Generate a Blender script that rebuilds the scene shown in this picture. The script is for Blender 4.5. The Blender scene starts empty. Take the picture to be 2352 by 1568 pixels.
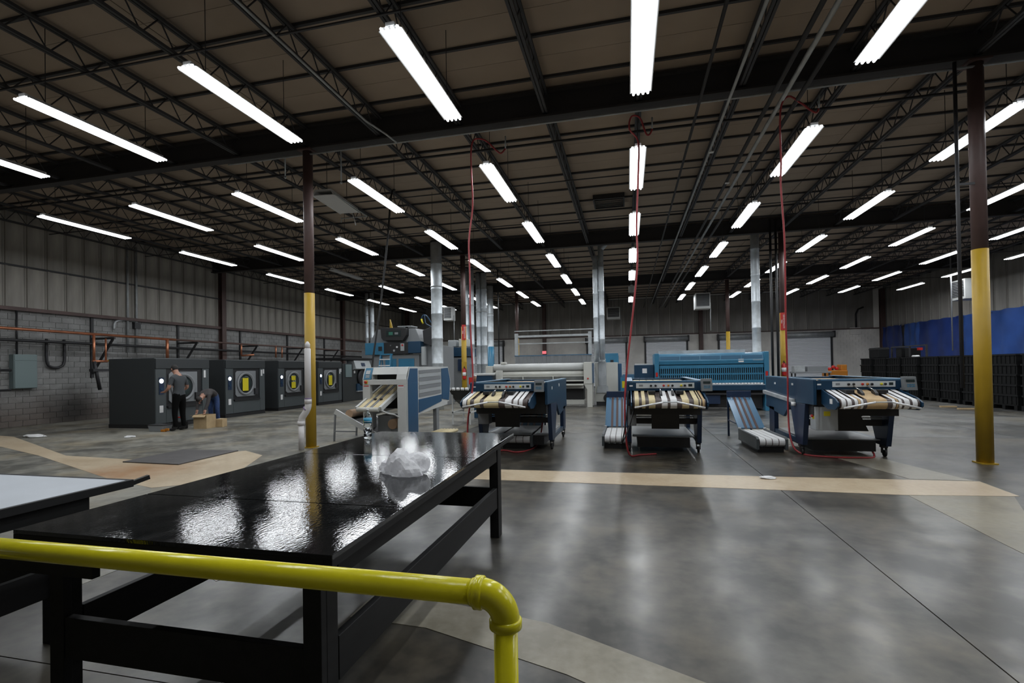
import bpy, bmesh, math, random
from mathutils import Vector, Matrix, noise as mnoise

scene = bpy.context.scene
# ------------------------------------------------------------------ camera
YAW, PITCH, ROLL, FPX, CAM_H = .2314, .00978, -.01635, 1126.63, 1.70
cy, sy, cp, sp = math.cos(YAW), math.sin(YAW), math.cos(PITCH), math.sin(PITCH)
fwd = Vector((-sy*cp, cy*cp, sp))
rgt = Vector((cy, sy, 0))
upv = rgt.cross(fwd)
r2 = math.cos(ROLL)*rgt + math.sin(ROLL)*upv
u2 = -math.sin(ROLL)*rgt + math.cos(ROLL)*upv
cam = bpy.data.cameras.new('camera')
cam.sensor_width = 36
cam.sensor_fit = 'HORIZONTAL'
cam.lens = FPX/2352*36
cam.shift_y = (834-784)/2352
cam.clip_start, cam.clip_end = .05, 200
camo = bpy.data.objects.new('camera', cam)
camo.matrix_world = Matrix(((r2.x, u2.x, -fwd.x, 0), (r2.y, u2.y, -fwd.y, 0), (r2.z, u2.z, -fwd.z, CAM_H), (0, 0, 0, 1)))
scene.collection.objects.link(camo)
scene.camera = camo
# ------------------------------------------------------------------ world, exposure, light level
w = bpy.data.worlds.new('world')
w.use_nodes = True
w.node_tree.nodes['Background'].inputs['Color'].default_value = (0, 0, 0, 1)
scene.world = w
scene.view_settings.view_transform = 'Standard'
scene.view_settings.look = 'None'
scene.view_settings.gamma = 1
scene.view_settings.use_curve_mapping = False
scene.view_settings.exposure = 0.0
TUBE = 6.0                  # glow of the tube ends
LAMP_W = 45.0               # power of each four-tube fitting, an area lamp as big as its mouth
TUBE_COLOUR = (.93, .97, 1.0, 1)
random.seed(4)
COL = scene.collection

# ------------------------------------------------------------------ helpers
class MB:
    """collects faces; build() links them as one mesh object"""
    def __init__(s):
        s.v, s.f, s.sm = [], [], []
    def add(s, vs, fs, smooth=False):
        o = len(s.v)
        s.v += [tuple(p) for p in vs]
        s.f += [tuple(o+i for i in f) for f in fs]
        s.sm += [smooth]*len(fs)
        return s
    def box(s, x0, x1, y0, y1, z0, z1):
        if x0 > x1: x0, x1 = x1, x0
        if y0 > y1: y0, y1 = y1, y0
        if z0 > z1: z0, z1 = z1, z0
        vs = [(x0,y0,z0),(x1,y0,z0),(x1,y1,z0),(x0,y1,z0),(x0,y0,z1),(x1,y0,z1),(x1,y1,z1),(x0,y1,z1)]
        return s.add(vs, [(0,3,2,1),(4,5,6,7),(0,1,5,4),(1,2,6,5),(2,3,7,6),(3,0,4,7)])
    def prism(s, poly, axis, a, b):
        """poly: 2D points; axis 'x' -> poly in (y,z), 'y' -> (x,z), 'z' -> (x,y); extruded from a to b"""
        def P(p, t):
            return {'x': (t, p[0], p[1]), 'y': (p[0], t, p[1]), 'z': (p[0], p[1], t)}[axis]
        n = len(poly)
        ar = sum(poly[i][0]*poly[(i+1) % n][1]-poly[(i+1) % n][0]*poly[i][1] for i in range(n))
        if ar < 0: poly = poly[::-1]
        if axis == 'y': poly = poly[::-1]
        if a > b: a, b = b, a
        vs = [P(p, a) for p in poly]+[P(p, b) for p in poly]
        fs = [tuple(range(n))[::-1], tuple(range(n, 2*n))]+[(i, (i+1) % n, n+(i+1) % n, n+i) for i in range(n)]
        return s.add(vs, fs)
    def tube(s, pts, r, n=8, caps=True, smooth=True):
        pts = [Vector(p) for p in pts]
        m = len(pts)
        rr = r if isinstance(r, (list, tuple)) else [r]*m
        ref = None
        vs = []
        for i, p in enumerate(pts):
            t = (pts[min(i+1, m-1)]-pts[max(i-1, 0)])
            t = t.normalized() if t.length > 1e-9 else Vector((0, 0, 1))
            if ref is None:
                ref = Vector((0, 0, 1)) if abs(t.z) < .9 else Vector((1, 0, 0))
            a = (ref-t*ref.dot(t)).normalized()
            ref = a
            b = t.cross(a)
            for k in range(n):
                g = 2*math.pi*k/n
                vs.append(p+(a*math.cos(g)+b*math.sin(g))*rr[i])
        fs = [(i*n+k, i*n+(k+1) % n, (i+1)*n+(k+1) % n, (i+1)*n+k) for i in range(m-1) for k in range(n)]
        s.add(vs, fs, smooth)
        if caps:
            o = len(s.v)-len(vs)
            s.f += [tuple(o+k for k in range(n))[::-1], tuple(o+(m-1)*n+k for k in range(n))]
            s.sm += [False, False]
        return s
    def bar(s, p, q, w, h):
        """rectangular bar from p to q, w sideways, h upwards"""
        p, q = Vector(p), Vector(q)
        t = (q-p).normalized()
        ref = Vector((0, 0, 1)) if abs(t.z) < .95 else Vector((0, 1, 0))
        a = t.cross(ref).normalized()*w/2
        b = a.cross(t).normalized()*h/2
        vs = [p-a-b, p+a-b, p+a+b, p-a+b, q-a-b, q+a-b, q+a+b, q-a+b]
        return s.add(vs, [(0,1,2,3),(7,6,5,4),(0,4,5,1),(1,5,6,2),(2,6,7,3),(3,7,4,0)])
    def lathe(s, prof, c=(0, 0, 0), n=16, axis='z', smooth=True):
        vs = []
        for r, h in prof:
            for k in range(n):
                g = 2*math.pi*k/n
                a, b = r*math.cos(g), r*math.sin(g)
                q = {'z': (a, b, h), 'y': (a, h, -b), 'x': (h, a, b)}[axis]
                vs.append((c[0]+q[0], c[1]+q[1], c[2]+q[2]))
        m = len(prof)
        fs = [(i*n+k, i*n+(k+1) % n, (i+1)*n+(k+1) % n, (i+1)*n+k) for i in range(m-1) for k in range(n)]
        s.add(vs, fs, smooth)
        o = len(s.v)-len(vs)
        s.f += [tuple(o+k for k in range(n))[::-1], tuple(o+(m-1)*n+k for k in range(n))]
        s.sm += [False, False]
        return s
    def build(s, name, mat=None, parent=None, bevel=0, loc=None):
        me = bpy.data.meshes.new(name)
        me.from_pydata(s.v, [], s.f)
        me.polygons.foreach_set('use_smooth', s.sm)
        if mat: me.materials.append(mat)
        me.update()
        o = bpy.data.objects.new(name, me)
        COL.objects.link(o)
        if parent: o.parent = parent
        if loc: o.location = loc
        if bevel:
            b = o.modifiers.new('bevel', 'BEVEL')
            b.width, b.segments, b.limit_method = bevel, 2, 'ANGLE'
        return o

def box(name, mat, parent, *b, bevel=0):
    return MB().box(*b).build(name, mat, parent, bevel)

def tag(o, label=None, cat=None, group=None, kind=None):
    if label: o['label'] = label
    if cat: o['category'] = cat
    if group: o['group'] = group
    if kind: o['kind'] = kind
    return o

def thing(name, label, cat, loc=(0, 0, 0), rz=0, group=None):
    o = bpy.data.objects.new(name, None)
    o.empty_display_size = .1
    COL.objects.link(o)
    o.location = loc
    o.rotation_euler = (0, 0, rz)
    return tag(o, label, cat, group)

def kids(o):
    return [c for c in bpy.data.objects if c.parent == o]

def proto_list(o):
    return [(c, list(c.children)) for c in o.children]

def dup(root, plist, loc, rz=0, label=None):
    r = root.copy()
    COL.objects.link(r)
    r.location = loc
    r.rotation_euler = (0, 0, rz)
    if label: r['label'] = label
    for c, gs in plist:
        d = c.copy()
        COL.objects.link(d)
        d.parent = r
        for g in gs:
            e = g.copy()
            COL.objects.link(e)
            e.parent = d
    return r

def again(o, parent, loc, name=None):
    c = o.copy()
    if name: c.name = name
    COL.objects.link(c)
    c.parent = parent
    c.location = loc
    return c

# ------------------------------------------------------------------ materials
def mat(name, c, rough=.5, metal=0., var=0., scale=4., bump=0., bscale=None, stretch=None, spec=.5, c2=None, detail=4, rvar=0):
    m = bpy.data.materials.new(name)
    m.use_nodes = True
    nt = m.node_tree
    b = nt.nodes['Principled BSDF']
    b.inputs['Base Color'].default_value = (*c, 1)
    b.inputs['Roughness'].default_value = rough
    b.inputs['Metallic'].default_value = metal
    b.inputs['Specular IOR Level'].default_value = spec
    if var or c2 or bump or rvar:
        tc = nt.nodes.new('ShaderNodeTexCoord')
        mp = nt.nodes.new('ShaderNodeMapping')
        if stretch: mp.inputs['Scale'].default_value = stretch
        nt.links.new(tc.outputs['Object'], mp.inputs['Vector'])
        n = nt.nodes.new('ShaderNodeTexNoise')
        n.inputs['Scale'].default_value = scale
        n.inputs['Detail'].default_value = detail
        nt.links.new(mp.outputs['Vector'], n.inputs['Vector'])
        if var or c2:
            r = nt.nodes.new('ShaderNodeValToRGB')
            lo = c2 if c2 else tuple(x*(1-var) for x in c)
            hi = c if c2 else tuple(min(1, x*(1+var)) for x in c)
            r.color_ramp.elements[0].position, r.color_ramp.elements[1].position = .32, .68
            r.color_ramp.elements[0].color = (*lo, 1)
            r.color_ramp.elements[1].color = (*hi, 1)
            nt.links.new(n.outputs['Fac'], r.inputs['Fac'])
            nt.links.new(r.outputs['Color'], b.inputs['Base Color'])
        if rvar:
            mr = nt.nodes.new('ShaderNodeMapRange')
            mr.inputs['From Min'].default_value, mr.inputs['From Max'].default_value = .3, .7
            mr.inputs['To Min'].default_value, mr.inputs['To Max'].default_value = rough-rvar, rough+rvar
            nt.links.new(n.outputs['Fac'], mr.inputs['Value'])
            nt.links.new(mr.outputs['Result'], b.inputs['Roughness'])
        if bump:
            n2 = nt.nodes.new('ShaderNodeTexNoise')
            n2.inputs['Scale'].default_value = bscale or scale*4
            n2.inputs['Detail'].default_value = 3
            nt.links.new(mp.outputs['Vector'], n2.inputs['Vector'])
            bp = nt.nodes.new('ShaderNodeBump')
            bp.inputs['Strength'].default_value = bump
            bp.inputs['Distance'].default_value = .02
            nt.links.new(n2.outputs['Fac'], bp.inputs['Height'])
            nt.links.new(bp.outputs['Normal'], b.inputs['Normal'])
    return m

def emit(name, c, s):
    m = bpy.data.materials.new(name)
    m.use_nodes = True
    b = m.node_tree.nodes['Principled BSDF']
    b.inputs['Base Color'].default_value = (.8, .8, .8, 1)
    b.inputs['Emission Color'].default_value = (*c[:3], 1)
    b.inputs['Emission Strength'].default_value = s
    return m

def glass(name, c, rough=0., ior=1.45):
    m = bpy.data.materials.new(name)
    m.use_nodes = True
    b = m.node_tree.nodes['Principled BSDF']
    b.inputs['Base Color'].default_value = (*c, 1)
    b.inputs['Roughness'].default_value = rough
    b.inputs['Transmission Weight'].default_value = 1
    b.inputs['IOR'].default_value = ior
    return m

def concrete(name, dark, light, rough, scale, extra=None, coat=.1):
    """polished slab: cloudy stains, scuffs, patchy sheen"""
    m = bpy.data.materials.new(name)
    m.use_nodes = True
    nt = m.node_tree
    L = nt.links.new
    b = nt.nodes['Principled BSDF']
    b.inputs['Specular IOR Level'].default_value = .3
    b.inputs['Coat Roughness'].default_value = .21
    tc = nt.nodes.new('ShaderNodeTexCoord')
    def noise(sc, det, dist=0.):
        n = nt.nodes.new('ShaderNodeTexNoise')
        n.inputs['Scale'].default_value, n.inputs['Detail'].default_value = sc, det
        n.inputs['Distortion'].default_value = dist
        n.inputs['Roughness'].default_value = .5
        L(tc.outputs['Object'], n.inputs['Vector'])
        return n
    big, mid, fine = noise(scale*.45, 3), noise(scale*2.2, 5), noise(scale*9, 5)
    a1 = nt.nodes.new('ShaderNodeMath'); a1.operation = 'MULTIPLY_ADD'
    L(big.outputs['Fac'], a1.inputs[0]); a1.inputs[1].default_value = .42
    a2 = nt.nodes.new('ShaderNodeMath'); a2.operation = 'MULTIPLY_ADD'
    L(mid.outputs['Fac'], a2.inputs[0]); a2.inputs[1].default_value = .33
    a3 = nt.nodes.new('ShaderNodeMath'); a3.operation = 'MULTIPLY'
    L(fine.outputs['Fac'], a3.inputs[0]); a3.inputs[1].default_value = .25
    L(a3.outputs[0], a2.inputs[2]); L(a2.outputs[0], a1.inputs[2])
    r = nt.nodes.new('ShaderNodeValToRGB')
    e = r.color_ramp.elements
    e[0].position, e[1].position = .43, .58
    e[0].color, e[1].color = (*dark, 1), (*light, 1)
    L(a1.outputs[0], r.inputs['Fac'])
    out = r.outputs['Color']
    if extra: out = extra(nt, tc, out)
    L(out, b.inputs['Base Color'])
    mr = nt.nodes.new('ShaderNodeMapRange')
    mr.inputs['From Min'].default_value, mr.inputs['From Max'].default_value = .35, .65
    mr.inputs['To Min'].default_value, mr.inputs['To Max'].default_value = rough-.02, rough+.05
    L(mid.outputs['Fac'], mr.inputs['Value'])
    L(mr.outputs['Result'], b.inputs['Roughness'])
    cw = nt.nodes.new('ShaderNodeMapRange')
    cw.inputs['From Min'].default_value, cw.inputs['From Max'].default_value = .40, .60
    cw.inputs['To Min'].default_value, cw.inputs['To Max'].default_value = coat*.45, coat*1.25
    L(mid.outputs['Fac'], cw.inputs['Value'])
    L(cw.outputs['Result'], b.inputs['Coat Weight'])
    return m

def scuff(nt, tc, col):
    L = nt.links.new
    n = nt.nodes.new('ShaderNodeTexNoise')
    n.inputs['Scale'].default_value, n.inputs['Detail'].default_value, n.inputs['Distortion'].default_value = 1.3, 6, .2
    L(tc.outputs['Object'], n.inputs['Vector'])
    r = nt.nodes.new('ShaderNodeMapRange')
    r.inputs['From Min'].default_value, r.inputs['From Max'].default_value = .70, .80
    r.inputs['To Min'].default_value, r.inputs['To Max'].default_value = 0, .6
    L(n.outputs['Fac'], r.inputs['Value'])
    mx = nt.nodes.new('ShaderNodeMix'); mx.data_type = 'RGBA'
    n3 = nt.nodes.new('ShaderNodeTexNoise')
    n3.inputs['Scale'].default_value, n3.inputs['Detail'].default_value = .9, 5
    L(tc.outputs['Object'], n3.inputs['Vector'])
    r3 = nt.nodes.new('ShaderNodeMapRange')
    r3.inputs['From Min'].default_value, r3.inputs['From Max'].default_value = .48, .72
    r3.inputs['To Min'].default_value, r3.inputs['To Max'].default_value = 0, .85
    L(n3.outputs['Fac'], r3.inputs['Value'])
    mt = nt.nodes.new('ShaderNodeMix'); mt.data_type = 'RGBA'; mt.blend_type = 'MULTIPLY'
    L(r3.outputs['Result'], mt.inputs['Factor']); L(col, mt.inputs['A']); mt.inputs['B'].default_value = (1.0, .86, .64, 1)
    L(r.outputs['Result'], mx.inputs['Factor']); L(mt.outputs['Result'], mx.inputs['A']); mx.inputs['B'].default_value = (.42, .42, .40, 1)
    return mx.outputs['Result']

def rust(nt, tc, col):
    L = nt.links.new
    n = nt.nodes.new('ShaderNodeTexNoise')
    n.inputs['Scale'].default_value, n.inputs['Detail'].default_value = 3., 6
    L(tc.outputs['Object'], n.inputs['Vector'])
    s = nt.nodes.new('ShaderNodeVectorMath'); s.operation = 'DISTANCE'
    L(tc.outputs['Object'], s.inputs[0]); s.inputs[1].default_value = (-8.5, 6.75, 0)
    mr = nt.nodes.new('ShaderNodeMapRange')
    mr.inputs['From Min'].default_value, mr.inputs['From Max'].default_value = .3, 1.25
    mr.inputs['To Min'].default_value, mr.inputs['To Max'].default_value = 1.05, 0
    L(s.outputs['Value'], mr.inputs['Value'])
    mu = nt.nodes.new('ShaderNodeMath'); mu.operation = 'MULTIPLY'
    L(mr.outputs['Result'], mu.inputs[0]); L(n.outputs['Fac'], mu.inputs[1])
    mx = nt.nodes.new('ShaderNodeMix'); mx.data_type = 'RGBA'
    L(mu.outputs[0], mx.inputs['Factor']); L(col, mx.inputs['A']); mx.inputs['B'].default_value = (.30, .11, .02, 1)
    return mx.outputs['Result']

def stained_block(name):
    """painted block, browner towards the floor line, with one soot patch beside the first washer"""
    m = mat(name, (.25, .25, .246), .8, var=.25, scale=1.2, bump=.3, bscale=30)
    nt = m.node_tree
    L = nt.links.new
    b = nt.nodes['Principled BSDF']
    col = b.inputs['Base Color'].links[0].from_socket
    g = nt.nodes.new('ShaderNodeNewGeometry')
    n = nt.nodes.new('ShaderNodeTexNoise')
    n.inputs['Scale'].default_value, n.inputs['Detail'].default_value = .9, 5
    L(g.outputs['Position'], n.inputs['Vector'])
    def blend(col, centre, scl, r0, r1, amount, colour):
        mp = nt.nodes.new('ShaderNodeVectorMath'); mp.operation = 'SUBTRACT'
        L(g.outputs['Position'], mp.inputs[0]); mp.inputs[1].default_value = centre
        ms = nt.nodes.new('ShaderNodeVectorMath'); ms.operation = 'MULTIPLY'
        L(mp.outputs[0], ms.inputs[0]); ms.inputs[1].default_value = scl
        ln = nt.nodes.new('ShaderNodeVectorMath'); ln.operation = 'LENGTH'
        L(ms.outputs[0], ln.inputs[0])
        ad = nt.nodes.new('ShaderNodeMath'); ad.operation = 'MULTIPLY_ADD'
        L(n.outputs['Fac'], ad.inputs[0]); ad.inputs[1].default_value = .8
        L(ln.outputs['Value'], ad.inputs[2])
        mr = nt.nodes.new('ShaderNodeMapRange')
        mr.inputs['From Min'].default_value, mr.inputs['From Max'].default_value = r0+.4, r1+.4
        mr.inputs['To Min'].default_value, mr.inputs['To Max'].default_value = amount, 0
        L(ad.outputs[0], mr.inputs['Value'])
        mx = nt.nodes.new('ShaderNodeMix'); mx.data_type = 'RGBA'
        L(mr.outputs['Result'], mx.inputs['Factor']); L(col, mx.inputs['A']); mx.inputs['B'].default_value = (*colour, 1)
        return mx.outputs['Result']
    col = blend(col, (-20, 0, 0), (0, 0, 1), .3, 1.3, .75, (.10, .072, .055))
    col = blend(col, (-20, 13.9, .35), (0, 1, 1), .3, 1.1, .9, (.02, .018, .016))
    L(col, b.inputs['Base Color'])
    return m

def film(name):
    """thin white plastic film: some light bounces off, some shines through"""
    m = bpy.data.materials.new(name)
    m.use_nodes = True
    nt = m.node_tree
    L = nt.links.new
    b = nt.nodes['Principled BSDF']
    b.inputs['Base Color'].default_value = (.92, .92, .94, 1)
    b.inputs['Roughness'].default_value = .38
    tr = nt.nodes.new('ShaderNodeBsdfTranslucent')
    tr.inputs['Color'].default_value = (.95, .95, .97, 1)
    mx = nt.nodes.new('ShaderNodeMixShader')
    mx.inputs[0].default_value = .42
    L(b.outputs[0], mx.inputs[1]); L(tr.outputs[0], mx.inputs[2])
    L(mx.outputs[0], nt.nodes['Material Output'].inputs['Surface'])
    return m

M = {}
M['floor'] = concrete('polished_concrete', (.026, .024, .020), (.100, .092, .076), .36, .8, scuff, .37)
M['floor_dry'] = concrete('dry_concrete', (.075, .073, .064), (.25, .24, .205), .42, .7, scuff, .15)
M['floor_damp'] = concrete('damp_concrete', (.034, .034, .033), (.19, .187, .175), .36, .6, scuff, .45)
M['strip'] = concrete('tan_concrete', (.40, .31, .205), (.50, .41, .29), .36, 1.6, rust)
M['strip_grey'] = concrete('greyer_patch_concrete', (.20, .18, .135), (.29, .265, .21), .36, 1.6)
M['strip_olive'] = concrete('olive_patch_concrete', (.15, .13, .09), (.21, .185, .13), .33, 1.6)
M['void'] = mat('joint_black', (.012, .012, .012), .9)
M['cmu'] = stained_block('grey_block')
M['cmu_far'] = mat('painted_block', (.74, .72, .68), .75, var=.15, scale=.8, bump=.3, bscale=25)
M['mortar'] = mat('mortar', (.16, .16, .157), .9)
M['wall_panel'] = mat('weathered_wall_panel', (.40, .372, .33), .6, c2=(.18, .168, .15), scale=1.3, stretch=(1.6, 1.6, .25), detail=6)
M['wall_panel_far'] = mat('weathered_far_panel', (.33, .31, .285), .6, c2=(.19, .18, .165), scale=1.0, stretch=(1.6, 1.6, .3), detail=6)
M['deck'] = mat('brown_roof_board', (.37, .295, .23), .85, var=.14, scale=.5)
M['black_steel'] = mat('black_joist_steel', (.042, .042, .046), .6)
M['girder'] = mat('girder_paint', (.034, .031, .031), .7)
M['dark_steel'] = mat('dark_steel', (.03, .03, .033), .5, metal=.2)
M['brown'] = mat('brown_oxide_paint', (.085, .05, .045), .55, var=.2, scale=2)
M['yellow'] = mat('safety_yellow_paint', (.41, .255, .013), .5, var=.07, scale=3)
M['rail_yellow'] = mat('bright_yellow_enamel', (.74, .66, .018), .2, var=.05, scale=6, bump=.05, bscale=25)
M['rod'] = mat('bright_rod', (.75, .76, .78), .25, metal=.3)
M['galv'] = mat('galvanised_sheet', (.52, .56, .59), .48, metal=.4, var=.14, scale=5)
M['galv_dull'] = mat('dull_galvanised', (.40, .42, .43), .5, metal=.4, var=.15, scale=4)
M['chrome'] = mat('chrome', (.8, .8, .82), .12, metal=1)
M['blue'] = mat('dark_blue_enamel', (.008, .038, .080), .36, var=.1, scale=3)
M['navy'] = mat('navy_enamel', (.010, .024, .06), .4)
M['sky'] = mat('sky_blue_enamel', (.035, .17, .29), .35, var=.08, scale=3)
M['pale_blue'] = mat('pale_blue_steel', (.065, .16, .265), .3)
M['folder_blue'] = mat('white_folder_blue', (.018, .075, .16), .4)
M['white'] = mat('off_white_enamel', (.52, .53, .52), .35, var=.04, scale=2)
M['cream'] = mat('cream_enamel', (.50, .50, .46), .35, var=.05, scale=2)
M['grey'] = mat('mid_grey_enamel', (.20, .21, .22), .45)
M['panel_face'] = mat('panel_face', (.50, .53, .54), .4)
M['display_grey'] = mat('display_grey', (.12, .13, .135), .45)
M['control_grey'] = mat('control_panel_grey', (.36, .38, .39), .4)
M['charcoal'] = mat('charcoal_enamel', (.028, .032, .034), .45)
M['charcoal_light'] = mat('slate_front_panel', (.062, .072, .076), .42)
M['black'] = mat('black_plastic', (.012, .012, .013), .5)
M['rubber'] = mat('black_rubber', (.015, .015, .015), .7)
M['belt_white'] = mat('white_belt', (.66, .66, .66), .6, var=.05, scale=8)
M['belt_cream'] = mat('cream_belt', (.55, .46, .27), .65, var=.08, scale=8)
M['belt_tan'] = mat('tan_belt', (.42, .29, .15), .7, var=.12, scale=6)
M['roller'] = mat('brown_roller', (.075, .055, .05), .45)
M['brown_belt'] = mat('brown_belt', (.07, .035, .03), .6)
M['kraft'] = mat('kraft_roll', (.38, .25, .16), .7)
M['card'] = mat('cardboard', (.40, .29, .16), .8, var=.1, scale=5)
M['copper'] = mat('copper_pipe', (.55, .22, .12), .35, metal=.75, var=.2, scale=4)
M['brown_pipe'] = mat('brown_pipe', (.10, .06, .05), .6)
M['pvc'] = mat('white_pvc', (.62, .60, .60), .35)
M['purple'] = mat('purple_primer', (.18, .13, .24), .5)
M['red'] = mat('red_paint', (.45, .02, .015), .35)
M['hose'] = mat('red_hose', (.34, .035, .04), .5)
M['orange'] = mat('orange_plastic', (.42, .15, .01), .5)
M['sticker_yellow'] = mat('yellow_sticker', (.62, .52, .01), .5)
M['sticker'] = mat('white_sticker', (.68, .68, .68), .5)
M['ebox'] = mat('grey_green_box', (.16, .21, .215), .45)
M['tarp'] = mat('blue_tarp', (.016, .040, .19), .38, var=.3, scale=.7, bump=.25, bscale=2.5)
M['tarp2'] = mat('lighter_blue_tarp', (.03, .085, .31), .34, var=.2, scale=.8, bump=.25, bscale=2.5)
M['crate'] = mat('black_crate', (.0035, .0038, .004), .7, spec=.25)
M['crate_rim'] = mat('crate_rim', (.006, .0064, .007), .7, spec=.25)
M['door'] = mat('white_door_slats', (.82, .84, .88), .5)
M['table'] = mat('gloss_black_board', (.006, .007, .008), .06, spec=.6, bump=.032, bscale=42., scale=5, stretch=(1.7, .8, 1), rvar=.03)
M['table_edge'] = mat('black_wood', (.009, .009, .0095), .6, spec=.3, var=.3, scale=4, stretch=(4, .6, 4))
M['table_white'] = mat('white_board', (.42, .45, .49), .55, var=.05, scale=2)
M['plate'] = mat('steel_floor_plate', (.06, .055, .055), .5, metal=.2, var=.25, scale=2)
M['tube'] = emit('lit_tube', TUBE_COLOUR, TUBE)
M['tube'].cycles.emission_sampling = 'NONE'
M['tube_off'] = mat('dead_tube', (.5, .5, .5), .4)
M['lamp_body'] = mat('white_lamp_body', (.6, .6, .6), .45)
M['exit'] = emit('exit_glow', (1, .06, .10), .75)
M['led'] = emit('display_glow', (.85, .92, 1), 1.6)
M['screen'] = mat('dark_screen', (.02, .03, .03), .2)
M['skin'] = mat('skin', (.38, .20, .14), .55)
M['shirt'] = mat('dark_grey_shirt', (.045, .05, .055), .85)
M['trouser'] = mat('black_trousers', (.004, .004, .004), .95, spec=.1)
M['jacket'] = mat('dark_jacket', (.035, .03, .03), .85)
M['jeans'] = mat('blue_jeans', (.02, .045, .13), .85, var=.2, scale=20)
M['hair'] = mat('dark_hair', (.01, .008, .007), .7)
M['bottle'] = glass('clear_plastic', (.95, .98, 1.), .03, 1.40)
M['water'] = glass('water', (.96, .98, 1.), 0., 1.33)
M['label_blue'] = mat('blue_label', (.03, .30, .50), .4)
M['label_green'] = mat('green_label', (.30, .42, .03), .4)
M['bag'] = film('white_film')
M['paper'] = mat('white_paper', (.62, .62, .62), .8)
M['glassy'] = mat('smoked_guard', (.12, .125, .12), .15, var=.3, scale=2)
M['coffee'] = mat('coffee_cup', (.25, .12, .06), .5)
# ================================================================== the setting
XL, XR, YB, YF = -20.0, 18.45, -4.0, 41.5          # side walls, wall behind the camera, far wall
DECK, CHORD_T, CHORD_B = 7.25, 7.16, 6.76
def struct(o):
    o['kind'] = 'structure'
    return o

# floor: slabs with open joints, strips of newer concrete let into it
floor = struct(box('floor', M['void'], None, XL, XR, YB, YF, -.20, -.012))
xs = [XL, -17.0, -10.67, -4.35, 1.975, 8.3, 14.6, XR]
for a, b in zip(xs, xs[1:]):
    for c, d in ((YB, 2.2), (2.2, 12.85), (12.85, 23.5), (23.5, 34.1), (34.1, YF)):
        box('floor_slab', M['floor_dry' if b < -4 else 'floor_damp' if (a > 1.9 and c > 12) or a > 8 else 'floor'], floor, a+.005, b-.005, c+.004, d-.004, -.012, 0)
def strip(poly, m='strip'):
    return MB().prism(poly, 'z', -.006, .003).build('concrete_strip', M[m], floor)
strip([(-2.9, 7.22), (1.97, 7.26), (3.42, 7.24), (4.72, 7.40), (4.78, 8.22), (1.97, 8.10), (-2.9, 7.95)])
strip([(-19.0, 9.75), (-16.2, 9.2), (-12.2, 7.85), (-8.3, 6.30), (-6.95, 5.9), (-6.2, 6.5), (-7.3, 8.6), (-8.1, 9.05), (-9.2, 7.75), (-11.6, 7.95), (-16.8, 10.2), (-19.0, 10.6)])
strip([(-6.90, 5.86), (-5.1, 4.2), (-3.3, 3.35), (-3.0, 3.9), (-4.6, 4.95), (-6.15, 6.45)], 'strip_grey')
strip([(3.95, 8.24), (4.72, 8.24), (3.9, 11.8), (3.55, 14.2), (2.9, 14.2), (3.3, 11.2)], 'strip_grey')
strip([(3.44, 7.22), (4.65, 7.38), (3.75, 5.6), (3.9, 3.2), (3.3, 3.2), (3.35, 5.4)], 'strip_olive')
strip([(-1.9, 3.42), (-1.2, 3.36), (-.55, 3.24), (.9, 2.55), (1.9, 1.8), (1.7, 1.2), (.52, 2.30), (-.36, 2.72), (-1.32, 3.02), (-1.9, 3.05)], 'strip_grey')

# ceiling: roof boards between seam bars, open web joists below
ceiling = struct(box('ceiling', M['black_steel'], None, XL, XR, YB, YF, DECK+.05, DECK+.25))
pm = MB().box(0, 12.62, .004, .596, 0, .04)
p0 = pm.build('ceiling_panel', M['deck'], ceiling)
sb = MB().box(XL, XR, -.026, .026, -.05, .03).build('seam_bar', M['black_steel'], ceiling)
ny = int((YF-YB)/.6)
for j in range(ny):
    y = YB+j*.6
    for k, x in enumerate((XL-.45, XL+12.19, XL+24.83)):
        o = p0 if (j == 0 and k == 0) else again(p0, ceiling, (0, 0, 0))
        o.location = (x+.45 if k == 0 else x+.45, y, DECK)
    if j % 2: continue
    o = sb if j == 0 else again(sb, ceiling, (0, 0, 0))
    o.location = (0, y, DECK)
jm = MB()
BAY = 10.64
for s in (-.03, .03):
    jm.box(s-.022, s+.022, 0, BAY, CHORD_B-.02, CHORD_B+.03)
    jm.box(s-.022, s+.022, 0, BAY, CHORD_T-.03, CHORD_T+.02)
n = 18
for i in range(n):
    y0, y1 = i*BAY/n, (i+1)*BAY/n
    ym = (y0+y1)/2
    jm.tube([(0, y0, CHORD_T), (0, ym, CHORD_B)], .012, 5, False)
    jm.tube([(0, ym, CHORD_B), (0, y1, CHORD_T)], .012, 5, False)
j0 = None
GY = [-.98, 9.66, 20.3, 30.94]
jx = [-6.92+1.806*k for k in range(-7, 15)]
jx = [x for x in jx if XL+.3 < x < XR-.3]
for g in GY:
    for x in jx:
        if j0 is None: o = j0 = jm.build('joist', M['black_steel'], ceiling)
        else: o = again(j0, ceiling, (0, 0, 0))
        o.location = (x, g-.04, 0)
# bridging rods across the joists
br = None
for y in (3.0, 6.3, 13.2, 16.8, 23.8, 27.4, 34.5, 38.0):
    if br is None:
        br = MB().box(XL, XR, -.015, .015, CHORD_B-.045, CHORD_B-.02).build('bridging_bar', M['black_steel'], ceiling)
        br.location = (0, y, 0)
    else: again(br, ceiling, (0, y, 0))
# girders
for i, g in enumerate(GY):
    mb = MB()
    mb.box(XL, XR, g-.11, g+.11, 6.66, 6.70).box(XL, XR, g-.11, g+.11, 7.16, 7.20).box(XL, XR, g-.02, g+.02, 6.70, 7.16)
    o = struct(mb.build('trim_%d' % (i+1), M['girder']))
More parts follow.
